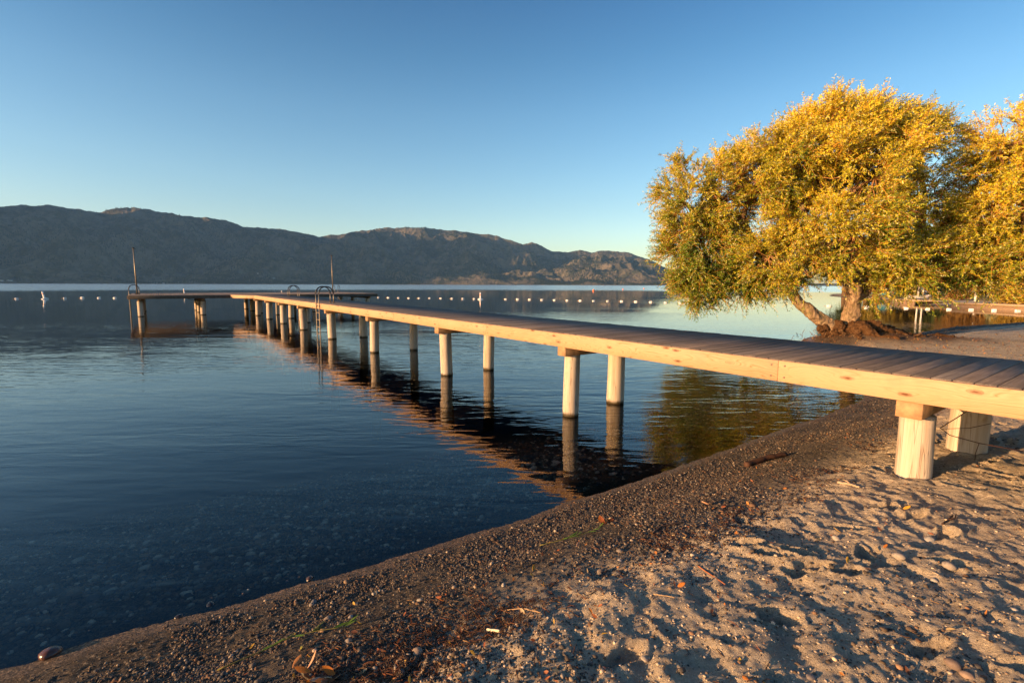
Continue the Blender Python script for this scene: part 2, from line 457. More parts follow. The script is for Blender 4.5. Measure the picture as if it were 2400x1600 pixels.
def m_ground():
    N = NT('beach_ground')
    a = N.n('Attribute', attribute_name='Col'); sp = N.n('SeparateColor'); N.l(a.outputs['Color'], sp.inputs[0])
    co = N.coord()
    grain = N.noise(co, 260, 3, 0.7); mid = N.noise(co, 38, 5, 0.7); big = N.noise(co, 3.0, 4, 0.6)
    sand = N.ramp(mid, [(0.3, (0.39, 0.31, 0.215)), (0.55, (0.56, 0.46, 0.33)), (0.75, (0.68, 0.57, 0.43))])
    sand = N.mix(1.0, sand, N.ramp(big, [(0.3, (0.75, 0.75, 0.78)), (0.7, (1.12, 1.1, 1.06))]), 'MULTIPLY')
    vo = N.n('TexVoronoi'); N.l(co, vo.inputs['Vector']); vo.inputs['Scale'].default_value = 75
    gv = N.n('SeparateColor'); N.l(vo.outputs['Color'], gv.inputs[0])
    grav = N.ramp(gv.outputs[0], [(0.0, (0.026, 0.022, 0.018)), (0.5, (0.07, 0.055, 0.041)), (0.82, (0.14, 0.105, 0.072)), (1.0, (0.38, 0.30, 0.21))])
    grav = N.mix(1.0, grav, N.ramp(big, [(0.3, (0.7, 0.7, 0.7)), (0.7, (1.15, 1.1, 1.0))]), 'MULTIPLY')
    strip = N.ramp(N.noise(co, 1.6, 4, 0.6), [(0.46, (0, 0, 0)), (0.60, (0.85, 0.85, 0.85))])
    grav = N.mix(strip, grav, N.ramp(mid, [(0.3, (0.10, 0.075, 0.052)), (0.7, (0.19, 0.145, 0.10))]))
    c = N.mix(sp.outputs[0], grav, sand)
    bed = N.ramp(gv.outputs[1], [(0.0, (0.045, 0.03, 0.02)), (0.6, (0.15, 0.093, 0.055)), (1.0, (0.32, 0.205, 0.13))])
    c = N.mix(N.math('MULTIPLY', sp.outputs[1], 0.92), c, bed)
    litter = N.ramp(N.noise(co, 14, 6, 0.75), [(0.35, (0.045, 0.022, 0.01)), (0.6, (0.15, 0.08, 0.035)), (0.78, (0.28, 0.17, 0.08))])
    c = N.mix(sp.outputs[2], c, litter)
    # deep bed tinted dark blue, standing for light lost and scattered in deep water
    gm = N.n('NewGeometry'); sx = N.n('SeparateXYZ'); N.l(gm.outputs['Position'], sx.inputs[0])
    deep_tint = N.ramp(N.math('MULTIPLY', sx.outputs[2], -0.75), [(0.6, (0, 0, 0)), (1.0, (1, 1, 1))])
    c = N.mix(deep_tint, c, (0.006, 0.030, 0.055))
    ro = N.math('SUBTRACT', 0.9, N.math('MULTIPLY', sp.outputs[1], 0.45))
    h = N.math('ADD', N.math('MULTIPLY', mid, 1.0), N.math('MULTIPLY', grain, 0.35))
    b1 = N.bump(h, 0.9, 0.045)
    b2 = N.bump(N.math('MULTIPLY', vo.outputs['Distance'], -1.0), 0.35, 0.008, b1)
    return N.set(c, ro, 0, b2, 0.3)
MAT['ground'] = m_ground()
beach = mesh_np('beach', np.stack([GX.ravel(), GY.ravel(), GZ.ravel()], -1), quads, MAT['ground'], cols=cm)
tag(beach, kind='structure')

# ------------------------------------------------------------------ water
def m_water():
    N = NT('lake_water')
    t = N.t; t.nodes.remove(N.b)
    gm = N.n('NewGeometry'); sp = N.n('SeparateXYZ'); N.l(gm.outputs['Position'], sp.inputs[0])
    ln = N.n('VectorMath', operation='LENGTH'); N.l(gm.outputs['Position'], ln.inputs[0])
    dist = ln.outputs['Value']
    co = gm.outputs['Position']
    def mp(sc, rz):
        m = N.n('Mapping'); N.l(co, m.inputs[0]); m.inputs['Scale'].default_value = sc; m.inputs['Rotation'].default_value = (0, 0, rz); return m.outputs[0]
    swell = N.noise(mp((0.35, 1.0, 1), 0.35), 0.9, 2, 0.45, 0.3)
    rip = N.noise(mp((0.28, 1.0, 1), 0.12), 4.6, 2, 0.5, 0.6)
    fine = N.noise(mp((0.6, 1.0, 1), -0.1), 14.0, 2, 0.5, 0.3)
    patch = N.ramp(N.noise(mp((0.25, 1.0, 1), 0.1), 0.10, 3, 0.5), [(0.40, (0.15, 0.15, 0.15)), (0.62, (1, 1, 1))])
    far = N.n('MapRange'); N.l(dist, far.inputs[0])
    for i, v in ((1, 10.0), (2, 45.0), (3, 1.0), (4, 0.16)): far.inputs[i].default_value = v
    wind = N.n('MapRange', interpolation_type='SMOOTHSTEP'); N.l(N.math('ADD', dist, N.math('MULTIPLY', N.noise(mp((0.02, 0.05, 1), 0), 1.0, 3), 90.0)), wind.inputs[0])
    for i, v in ((1, 190.0), (2, 290.0), (3, 0.0), (4, 1.0)): wind.inputs[i].default_value = v
    h = N.math('ADD', N.math('MULTIPLY', swell, 0.8), N.math('ADD', N.math('MULTIPLY', rip, N.math('MULTIPLY', patch, 1.25)), N.math('MULTIPLY', fine, N.math('MULTIPLY', patch, 0.10))))
    h = N.math('MULTIPLY', h, far.outputs[0])
    b = N.n('Bump'); N.l(h, b.inputs['Height']); b.inputs['Strength'].default_value = 1.0; b.inputs['Distance'].default_value = 0.020
    fr = N.n('Fresnel'); fr.inputs['IOR'].default_value = 1.333; N.l(b.outputs[0], fr.inputs['Normal'])
    gl = N.n('BsdfGlossy'); gl.inputs['Color'].default_value = (1, 1, 1, 1)
    N.l(N.math('ADD', 0.015, N.math('MULTIPLY', wind.outputs[0], 0.16)), gl.inputs['Roughness']); N.l(b.outputs[0], gl.inputs['Normal'])
    tr = N.n('BsdfTransparent'); tr.inputs['Color'].default_value = (0.82, 0.76, 0.68, 1)
    mx = N.n('MixShader'); N.l(fr.outputs[0], mx.inputs[0]); N.l(tr.outputs[0], mx.inputs[1]); N.l(gl.outputs[0], mx.inputs[2])
    N.l(mx.outputs[0], N.out.inputs[0])
    return N.m
MAT['water'] = m_water()
xs = np.array([-14000, -3000, -400, -60, -10, 0, 10, 60, 400, 3000, 14000.]); ys = np.array([-14000, -3000, -400, -60, 0, 10, 60, 400, 3000, 14000.])
WX, WY = np.meshgrid(xs, ys)
ii = (np.arange(len(ys) - 1)[:, None] * len(xs) + np.arange(len(xs) - 1)[None, :]).ravel()
water = mesh_np('lake_water', np.stack([WX.ravel(), WY.ravel(), WX.ravel() * 0], -1), np.stack([ii, ii + 1, ii + len(xs) + 1, ii + len(xs)], -1), MAT['water'])
tag(water, kind='structure')

# ------------------------------------------------------------------ hills
SIL = [(0, 484), (60, 481), (120, 482), (180, 492), (235, 500), (270, 490), (310, 487), (370, 495), (430, 507), (490, 509), (540, 522), (570, 533), (640, 535),
       (700, 546), (745, 554), (800, 549), (850, 540), (900, 535), (950, 533), (1000, 535), (1050, 541), (1100, 545), (1150, 550), (1190, 560), (1225, 573), (1245, 568),
       (1270, 576), (1295, 589), (1330, 592), (1360, 585), (1385, 592), (1410, 586), (1440, 588), (1480, 594), (1520, 608), (1560, 628), (1600, 646), (1660, 657), (1750, 662), (1900, 665), (2400, 669)]
taz, tel = [], []
for a, b in SIL:
    r_ = px_ray(a, b); taz.append(math.atan2(r_.x, r_.y)); tel.append(r_.z / math.hypot(r_.x, r_.y))
taz = [-1.35, -1.1, -0.95] + taz; tel = [0.13, 0.135, 0.125] + tel
azs = np.linspace(-1.2, 0.75, 1700); NR = 330
def hills_z(AZ, R):
    X = R * np.sin(AZ); Y = R * np.cos(AZ)
    e = np.interp(AZ, taz, tel)
    e = e * (1 + 0.05 * (fbm(AZ * 60, AZ * 0, 5, 150, 0.6) - 0.5))
    RS = 4000 - 500 * sstep(-0.2, 0.5, AZ); RR = RS + 2300
    t = (R - RS) / (RR - RS)
    Hr = e * RR + CAMH
    up = np.clip(t, 0, 1)
    prof = np.where(t < 1, 0.35 * up + 0.65 * up ** 1.7, 1 - 0.55 * sstep(1, 1.9, t))
    big = fbm(X / 900, Y / 900, 3, 100, ridged=True) - 0.62
    mid = fbm(X / 420, Y / 420, 6, 120, 0.55, ridged=True) - 0.6
    env = np.clip(4 * up * (1 - up), 0, 1) ** 0.8
    z = Hr * prof + np.minimum(Hr, 500) * env * (0.8 * big + 0.6 * mid) 
    z = z + 20 * (fbm(X / 90, Y / 90, 4, 140) - 0.5) * sstep(0.02, 0.2, up)
    lim = e * R * (0.97 + 0.03 * up) + 5
    z = np.where(t < 0.97, np.minimum(z, lim), z)
    return np.where(t < 0, -3 + 0 * z, np.maximum(z, 0.004 * (R - RS))), t
rad = np.concatenate([[3300, 3420], np.linspace(3480, 6400, NR), np.linspace(6450, 8600, 24)])
AZ, RRr = np.meshgrid(azs, rad)
HZ, HT = hills_z(AZ, RRr)
HX = RRr * np.sin(AZ); HY = RRr * np.cos(AZ)
nx2, ny2 = len(azs), len(rad)
ii = (np.arange(ny2 - 1)[:, None] * nx2 + np.arange(nx2 - 1)[None, :]).ravel()
hq = np.stack([ii, ii + nx2, ii + nx2 + 1, ii + 1], -1)
def m_hills():
    N = NT('hill_slopes')
    co = N.coord((0.001, 0.001, 0.001))
    a = N.noise(co, 2.6, 8, 0.68); b = N.noise(co, 11, 8, 0.7); f = N.noise(co, 55, 5, 0.75)
    rock = N.ramp(f, [(0.3, (0.12, 0.10, 0.075)), (0.55, (0.19, 0.16, 0.12)), (0.75, (0.29, 0.24, 0.185))])
    fac = N.ramp(N.math('ADD', N.math('MULTIPLY', a, 0.5), N.math('MULTIPLY', b, 0.5)), [(0.45, (0, 0, 0)), (0.56, (1, 1, 1))])
    fac2 = N.mix(0.35, fac, N.ramp(f, [(0.4, (0, 0, 0)), (0.6, (1, 1, 1))]))
    c = N.mix(fac2, rock, (0.022, 0.034, 0.024))
    return N.set(c, 0.95, 0, N.bump(N.math('ADD', b, N.math('MULTIPLY', f, 0.4)), 0.7, 35.0), 0.1)
MAT['hills'] = m_hills()
hills = mesh_np('hills', np.stack([HX.ravel(), HY.ravel(), HZ.ravel()], -1), hq, MAT['hills'])
tag(hills, kind='structure')
# unseen ridge added beyond the left edge, crest shaped to shade the far hills
SH = sd.xy.normalized(); PQ = Vector((SH.y, -SH.x))         # towards the sun; across
qs = np.linspace(3600, 7400, 260); ws = np.linspace(-1700, 1700, 60)
Q, Wd = np.meshgrid(qs, ws)
crest = np.interp(Q, [3600, 4000, 4450, 4600, 4700, 4820, 5000, 5400, 5700, 5900, 6060, 6400, 6900, 7300, 9500], [0, 880, 1450, 1130, 1130, 1450, 1480, 1450, 1400, 1210, 960, 860, 500, 0, 0])
crest = crest * (0.96 + 0.1 * fbm(Q / 300, Q * 0, 4, 200))
cz = crest * np.clip(1 - np.abs(Wd / 1700) ** 1.3, 0, 1) * (0.92 + 0.16 * fbm(Q / 500, Wd / 500, 5, 210)) - 4
if Vector((-0.469, 0.883)).dot(PQ) < 0: PQ = -PQ
cx = PQ.x * Q + SH.x * (4200 + Wd); cy = PQ.y * Q + SH.y * (4200 + Wd)
ii = (np.arange(len(ws) - 1)[:, None] * len(qs) + np.arange(len(qs) - 1)[None, :]).ravel()
wr = mesh_np('shadow_ridge', np.stack([cx.ravel(), cy.ravel(), cz.ravel()], -1), np.stack([ii, ii + 1, ii + len(qs) + 1, ii + len(qs)], -1), MAT['hills'])
tag(wr, kind='structure')
# pines standing on the far slopes: one far-off wood
def far_woods():
    n = 24000
    az = rng.uniform(-0.86, 0.35, n * 3)
    RS = 4000 - 500 * sstep(-0.2, 0.5, az)
    r = RS + 15 + 2250 * rng.random(n * 3) ** 1.5
    X = r * np.sin(az); Y = r * np.cos(az)
    dens = fbm(X / 330, Y / 330, 4, 300)
    low = 1 - sstep(0, 500, r - RS)
    k = rng.random(n * 3) < sstep(0.44, 0.60, dens + 0.10 * low) * 0.9 + 0.02
    az, r, X, Y = az[k][:n], r[k][:n], X[k][:n], Y[k][:n]
    z, _ = hills_z(az, r)
    h = rng.uniform(9, 19, len(X)); rd = h * rng.uniform(0.16, 0.26, len(X))
    th = np.arange(5) / 5 * 2 * math.pi
    V = np.zeros((len(X), 6, 3))
    V[:, :5, 0] = X[:, None] + rd[:, None] * np.cos(th); V[:, :5, 1] = Y[:, None] + rd[:, None] * np.sin(th); V[:, :5, 2] = (z - 1)[:, None]
    V[:, 5, 0] = X; V[:, 5, 1] = Y; V[:, 5, 2] = z + h
    base = (np.arange(len(X)) * 6)[:, None]
    T = np.concatenate([base + np.array([[i, (i + 1) % 5, 5]]) for i in range(5)])
    c = np.ones((len(X) * 6, 4)); g = np.repeat(rng.uniform(0.7, 1.2, len(X)), 6)
    c[:, 0] = 0.022 * g; c[:, 1] = 0.034 * g; c[:, 2] = 0.022 * g
    o = mesh_np('pine_woods', V.reshape(-1, 3), T, MAT['pebble'], cols=c, smooth=False)
    tag(o, 'dark pine woods scattered over the hill slopes across the lake', 'woods', kind='stuff')
far_woods()
def m_house(i, px, up, s):
    r_ = px_ray(px, 650); az = math.atan2(r_.x, r_.y)
    rs = 4000 - 500 * float(sstep(-0.2, 0.5, np.array(az)))
    r = rs + up
    z = float(hills_z(np.array([az]), np.array([float(r)]))[0][0])
    e = empty('house', (r * math.sin(az), r * math.cos(az), z - 1), rng.uniform(-0.5, 0.5))
    b = MB(); b.box(-s, s, -s * 0.5, s * 0.5, 0, 6, c=(0.62, 0.62, 0.60)); b.build('wall', MAT['painted'], e)
    b = MB(); g = (0.28, 0.27, 0.27)
    v = [(-s - 1, -s * 0.6, 5.9), (s + 1, -s * 0.6, 5.9), (s + 1, s * 0.6, 5.9), (-s - 1, s * 0.6, 5.9), (-s - 1, 0, 9), (s + 1, 0, 9)]
    b.add(v, [(0, 1, 5, 4), (2, 3, 4, 5), (0, 3, 2, 1)], [(0, 4, 3), (1, 2, 5)], g); b.build('roof', MAT['painted'], e)
    for k in (-0.6, -0.1, 0.4):
        b = MB(); b.box(k * s, k * s + 0.22 * s, -s * 0.5 - 0.12, -s * 0.5 - 0.02, 1.6, 4.2, c=(0.05, 0.06, 0.08)); b.build('window', MAT['painted'], e)
    return e
HP = [(3, 60, 10, 'pale house near the lake at the very left edge of the far shore'), (22, 50, 12, 'pale house just right of the leftmost house on the far shore'),
      (363, 90, 11, 'pale house on the far shore above the left half of the swimming platform'), (382, 20, 6, 'small pale house low on the shore right above the left platform deck'),
      (392, 110, 13, 'wide pale house on the slope above the platform, second of the row of lakeside houses'), (408, 130, 9, 'pale house in the middle of the lakeside row, below the dark wood'),
      (422, 120, 11, 'pale house right of the middle of the lakeside row'), (449, 170, 18, 'longest pale house at the right end of the lakeside row'),
      (497, 500, 12, 'lone pale house higher on the hillside between the two metal poles'), (606, 260, 10, 'pale house low on the slope left of the right metal pole'),
      (642, 230, 8, 'small pale house on the slope just left of the double ladder'), (534, 150, 8, 'small pale house by the shore right of the lakeside row')]
for i, (px, up, s, lb) in enumerate(HP):
    tag(m_house(i, px, up, s), lb, 'house', 'houses at the foot of the far hills')

# ------------------------------------------------------------------ pier
AN = RAD(35.9)
PO = Vector((4.4417, 3.2153, 0))
pier = empty('pier', PO, AN)          # local x: across the walkway (0 = left edge), local y: out along it
tag(pier, 'long wooden swimming pier on log piles with a broad platform at its far end', 'pier')
def PW(t, s, z=0.0):
    return Vector((PO.x + math.cos(AN) * t - math.sin(AN) * s, PO.y + math.sin(AN) * t + math.cos(AN) * s, z))
ZD = 1.447; WID = 2.1; TF, TB, TL, TR = 41.2, 50.3, -7.15, 9.9
S0 = -3.0
# boards across the walkway
b = MB(); y = S0; wbd = 0.142
while y < TF - 0.02:
    g = rng.uniform(0.72, 1.28); tint = rng.uniform(-0.05, 0.05)
    dz = rng.normal(0, 0.0016); e0 = rng.uniform(-0.004, 0.006); e1 = rng.uniform(-0.01, 0.01)
    x0 = 0.0
    if y > 38.6: x0 = -1.2 * (y - 38.6) / (TF - 38.6)
    b.box(x0 + 0.001 + e0, WID + e1, y + 0.0035, y + wbd - 0.0035, ZD - 0.036 + dz, ZD + dz, c=(g * (1 + tint), g, g * (1 - tint)))
    y += wbd
bevel(b.build('walkway_deck', MAT['deck_across'], pier), 0.003)
b = MB(); x = TL
while x < TR - 0.02:
    for (ya, yb) in ((TF, TF + 4.6), (TF + 4.6, TB)):
        g = rng.uniform(0.85, 1.15) * 1.5; dz = rng.normal(0, 0.001)  # platform boards lightened: the low grazing sun is put into their colour
        b.box(x + 0.0018, min(x + wbd, TR) - 0.0018, ya + 0.003, yb - 0.003, ZD - 0.036 + dz, ZD + dz, c=(g, g, g))
    x += wbd
b.build('platform_deck', MAT['deck_along'], pier)
def fascia(x0, y0, x1, y1, th=0.04, z0=1.207, z1=1.436, mat='fascia'):
    """a board on edge from (x0,y0) to (x1,y1); its own origin so that its grain runs along it"""
    L = math.hypot(x1 - x0, y1 - y0); a = math.atan2(-(x1 - x0), y1 - y0)
    b = MB(); n = max(2, int(L / 0.6)); z = z1 - z0
    for i in range(n): pass
    b.box(-th, 0, 0.0015, L - 0.0015, 0, z)
    o = bevel(b.build('fascia_board', MAT[mat], pier), 0.003)
    o.location = (x0, y0, z0); o.rotation_euler = (0, 0, a)
    return o
JT = [S0, 2.55, 8.45, 13.4, 17.2, 21.0, 25.9, 30.8, 35.0, 38.6]
for a, c in zip(JT[:-1], JT[1:]): fascia(0, a, 0, c)
for a in JT[1:-1]:
    for dy in (-0.07, 0.07):
        for zz in (1.26, 1.385):
            b = MB(); b.tube([(-0.048, a + dy, zz), (-0.0405, a + dy, zz), (-0.039, a + dy, zz)], 0.009, 8); b.build('bolt', MAT['steel'], pier)
fascia(0, 38.6, -1.2, TF)                                      # splayed corner
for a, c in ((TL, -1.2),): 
    o = fascia(c, TF, a, TF, mat='shaded_beam')                                   # platform edge facing the beach, left of the walkway
o = fascia(TR, TF, WID, TF, mat='shaded_beam')
fascia(TL, TF + 0.0, TL, TB)
fascia(TL, TB, TR, TB); fascia(TR, TB, TR, TF)
k = S0
for c in (2, 7, 12, 17, 22, 27, 32, 37, TF):
    fascia(WID, c, WID, k); k = c
# joists under the decks
for xx in (0.55, 1.05, 1.55):
    b = MB(); b.box(xx - 0.02, xx + 0.02, S0, TF - 0.05, 1.207, ZD - 0.04); b.build('joist', MAT['shaded_beam'], pier)
for yy in np.arange(TF + 0.4, TB - 0.3, 0.4):
    b = MB(); b.box(TL + 0.05, TR - 0.05, yy - 0.02, yy + 0.02, 1.207, ZD - 0.04); b.build('joist', MAT['shaded_beam'], pier)

def pile(t, s, d, top, wetband=1.0, bottom=-3.0, lean=(0, 0), nm='pile'):
    lean = (rng.normal(0, 0.01), rng.normal(0, 0.01))
    nseg = 40; z = np.linspace(bottom, top, nseg); n = 28
    wob = rng.uniform(0, 6.28)
    P_ = np.stack([t + lean[0] * (top - z) + 0.006 * np.sin(z * 2 + wob), s + lean[1] * (top - z) + 0.006 * np.cos(z * 2.3 + wob), z], -1)
    b = MB(); rr = d / 2 * (1 + 0.05 * (top - z) / 2) * (1 + 0.012 * np.sin(z * 5 + wob))
    b.tube(P_, rr, n, c=(wetband,) * 3, rough=0.002)
    o = b.build(nm, MAT['pile'], pier, smooth=True)
    return o
def cap_beam(s, x0=-0.02, x1=WID + 0.02, w_=0.20, h=0.155):
    b = MB(); b.box(x0, x1, s - w_ / 2, s + w_ / 2, 1.207 - h, 1.2045)
    o = bevel(b.build('cap_beam', MAT['beam'], pier), 0.006)
    return o
BENT = [1.385, 6.12, 10.71, 15.68, 20.62, 25.5, 30.22, 34.5, 38.9]
for i, s in enumerate(BENT):
    cap_beam(s, x1=1.75 if i else 1.45)
    pile(0.23, s, (0.275, 0.27, 0.29, 0.29, 0.33, 0.34, 0.34, 0.36, 0.33)[i], 1.05, 0.0 if i == 0 else 1.0)
    b2s = (1.24, 6.3, 10.75, 15.5, 20.55, 25.4, 30.3, 34.6, 38.9)[i]
    pile(1.55, b2s, (0.33, 0.32, 0.28, 0.27, 0.33, 0.32, 0.32, 0.33, 0.3)[i], 1.20, 0.0 if i == 0 else 1.0)
for t in (-6.55, -2.9, 0.85, 4.85, 9.3):
    b = MB(); b.box(t - 0.1, t + 0.1, TF + 0.25, TB - 0.2, 1.05, 1.2045); b.build('cap_beam', MAT['beam'], pier)
for s in (42.0, 46.0, 49.6):
    for t in (-6.55, -2.9, 0.85, 4.85, 9.3):
        pile(t, s + rng.uniform(-0.04, 0.04), rng.uniform(0.31, 0.37), 1.05)

def ladder(t, s, rz, depth=-1.2, label=None):
    """swim ladder: two hooped rails, feet on the deck, rungs outboard. local x: outboard is negative, y: along the edge"""
    e = empty('ladder', (t, s, ZD), rz); e.parent = pier
    if label: e['label'] = label
    for sy in (-0.24, 0.24):
        pts = [(-0.08, sy, depth - ZD + 0.0)]
        pts += [(-0.08, sy, z) for z in np.linspace(depth - ZD + 0.2, 0.40, 8)]
        b = MB(); b.tube(pts, 0.021, 10); b.tube([(0.52, sy, 0.003), (0.52, sy, 0.2), (0.52, sy, 0.40)], 0.021, 10)
        b.box(0.46, 0.58, sy - 0.05, sy + 0.05, 0.001, 0.012); b.box(-0.06, -0.0405, sy - 0.035, sy + 0.035, -0.16, -0.08)
        b.build('rail', MAT['steel'], e, smooth=False)
        b = MB(); th = np.linspace(math.pi, 0, 17)
        arc = [(-0.08, sy, 0.38)] + [(0.22 + 0.30 * math.cos(a), sy, 0.40 + 0.30 * math.sin(a)) for a in th] + [(0.52, sy, 0.38)]
        b.tube(arc, 0.025, 10); b.build('handgrip', MAT['grip'], e, smooth=True)
    for z in np.arange(-0.10, depth - ZD, -0.30):
        b = MB(); b.tube([(-0.08, -0.235, z), (-0.08, 0, z), (-0.08, 0.235, z)], 0.016, 8)
        b.box(-0.115, -0.045, -0.21, 0.21, z + 0.012, z + 0.022); b.build('rung', MAT['steel'], e)
    return e
ladder(0.0, 21.45, 0, label='near swim ladder on the left edge of the walkway')
ladder(WID, 35.2, math.pi, label='swim ladder on the right edge of the walkway close to the platform')
ladder(TL, 45.4, 0, label='swim ladder at the left end of the platform')
ladder(9.0, TB, -math.pi / 2, label='swim ladder on the far edge of the platform near its right corner')
def pole(t, s, h, label, lean=0.0):
    e = empty('pole', (t, s, ZD), 0); e.parent = pier; e['label'] = label; e.rotation_euler = (lean, 0, 0)
    b = MB(); b.tube([(0, 0, 0.0), (0, 0, h * 0.5), (0, 0, h)], [0.052, 0.048, 0.045], 12); b.build('mast', MAT['steel'], e, smooth=True)
    b = MB(); b.tube([(0, 0, h - 0.02), (0, 0, h + 0.05)], [0.085, 0.08], 10); b.tube([(0.05, 0, h - 0.08), (0.13, 0, h - 0.05)], 0.02, 6); b.build('mast_cap', MAT['grip'], e)
    b = MB(); b.box(-0.13, 0.13, -0.13, 0.13, 0.001, 0.014)
    for a in (0, math.pi / 2, math.pi, 1.5 * math.pi):
        ca, sa = math.cos(a), math.sin(a)
        v = [(0.045 * ca - 0.006 * sa, 0.045 * sa + 0.006 * ca, 0.014), (0.125 * ca - 0.006 * sa, 0.125 * sa + 0.006 * ca, 0.014), (0.045 * ca - 0.006 * sa, 0.045 * sa + 0.006 * ca, 0.16),
             (0.045 * ca + 0.006 * sa, 0.045 * sa - 0.006 * ca, 0.014), (0.125 * ca + 0.006 * sa, 0.125 * sa - 0.006 * ca, 0.014), (0.045 * ca + 0.006 * sa, 0.045 * sa - 0.006 * ca, 0.16)]
        b.add(v, [(0, 1, 4, 3), (1, 2, 5, 4), (2, 0, 3, 5)], [(0, 2, 1), (3, 4, 5)])
    b.build('foot_plate', MAT['grip'], e)
pole(TL + 0.35, 46.9, 3.45, 'tall thin metal pole at the left end of the platform')
pole(8.6, 49.9, 3.6, 'tall thin metal pole at the right end of the platform')
# mooring rope looped round a platform pile
b = MB(); a = np.linspace(0, 1, 16); b.tube(np.stack([-6.1 + 3.4 * a * 0 + 2.3 + 1.05 * a, TF + 0.55 + 0 * a, 1.18 - 0.16 * np.sin(a * math.pi * 0.55)], -1), 0.02, 6); b.build('rope', MAT['grip'], pier)

# ------------------------------------------------------------------ willows
def build_leaves(base_pts, dirs, lens, n_leaf, leaf_len, leaf_w, tones):
    """lanceolate leaves along curved shoots"""
    ns = len(base_pts)
    u = np.linspace(0.12, 1.0, n_leaf)[None, :] + rng.uniform(-0.02, 0.02, (ns, n_leaf))
    droop = rng.uniform(-0.05, 0.35, ns)
    pos = base_pts[:, None, :] + dirs[:, None, :] * (lens[:, None] * u)[..., None]
    pos[..., 2] -= (droop * lens)[:, None] * u ** 2
    N_ = ns * n_leaf
    pos = pos.reshape(-1, 3); d = np.repeat(dirs, n_leaf, 0)
    side = rng.normal(0, 1, (N_, 3)); side -= (side * d).sum(1)[:, None] * d; side /= np.linalg.norm(side, axis=1)[:, None]
    ld = d * rng.uniform(0.35, 0.95, N_)[:, None] + side * 0.75; ld[:, 2] -= rng.uniform(0, 0.35, N_); ld /= np.linalg.norm(ld, axis=1)[:, None]
    wv = np.cross(ld, rng.normal(0, 1, (N_, 3))); wv /= np.linalg.norm(wv, axis=1)[:, None]
    L = leaf_len * rng.uniform(0.65, 1.25, N_); W_ = leaf_w * rng.uniform(0.7, 1.2, N_)
    V = np.zeros((N_, 4, 3))
    V[:, 0] = pos; V[:, 1] = pos + ld * (L * 0.45)[:, None] + wv * W_[:, None] * 0.5
    V[:, 2] = pos + ld * L[:, None]; V[:, 3] = pos + ld * (L * 0.45)[:, None] - wv * W_[:, None] * 0.5
    F = np.arange(N_ * 4).reshape(-1, 4)
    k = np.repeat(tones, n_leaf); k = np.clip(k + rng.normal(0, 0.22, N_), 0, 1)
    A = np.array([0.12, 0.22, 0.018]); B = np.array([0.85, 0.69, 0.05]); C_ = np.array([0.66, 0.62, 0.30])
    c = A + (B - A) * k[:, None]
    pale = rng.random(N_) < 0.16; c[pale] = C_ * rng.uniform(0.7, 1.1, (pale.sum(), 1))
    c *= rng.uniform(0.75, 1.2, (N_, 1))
    cols = np.ones((N_, 4, 4)); cols[..., :3] = c[:, None, :]
    return V.reshape(-1, 3), F, cols.reshape(-1, 4)

def shoots_mesh(base_pts, dirs, lens, r=0.0085):
    ns = len(base_pts)
    pos = []
    for u in (0, 0.5, 1.0):
        p = base_pts + dirs * (lens * u)[:, None]; p[:, 2] -= 0.12 * lens * u * u; pos.append(p)
    A = np.cross(dirs, rng.normal(0, 1, dirs.shape)); A /= np.linalg.norm(A, axis=1)[:, None]; B = np.cross(dirs, A)
    V = np.zeros((ns, 3, 3, 3)); rr = (r, r * 0.75, r * 0.35)
    for i in range(3):
        for j in range(3):
            a = j * 2.0944
            V[:, i, j] = pos[i] + rr[i] * (math.cos(a) * A + math.sin(a) * B)
    base = (np.arange(ns) * 9)[:, None]; F = []
    for i in range(2):
        for j in range(3):
            k = (j + 1) % 3; F.append(base + np.array([[i * 3 + j, i * 3 + k, i * 3 + 3 + k, i * 3 + 3 + j]]))
    c = np.ones((ns * 9, 4)); g = np.repeat(rng.uniform(0.7, 1.25, ns), 9)
    c[:, 0] = 0.62 * g; c[:, 1] = 0.26 * g; c[:, 2] = 0.045 * g
    return V.reshape(-1, 3), np.concatenate(F), c

def curve_pts(a, b, n=8, sag=0.15, up=0.0):
    a = np.array(a, float); b = np.array(b, float); t = np.linspace(0, 1, n)[:, None]
    L = np.linalg.norm(b - a); p = a + (b - a) * t
    off = rng.normal(0, sag * L * 0.35, 3); p += np.sin(t * math.pi) * off
    p[:, 2] += (np.sin(t * math.pi) * up * L)[:, 0]
    p[1:-1] += rng.normal(0, 0.012 * L, (n - 2, 3))
    return p

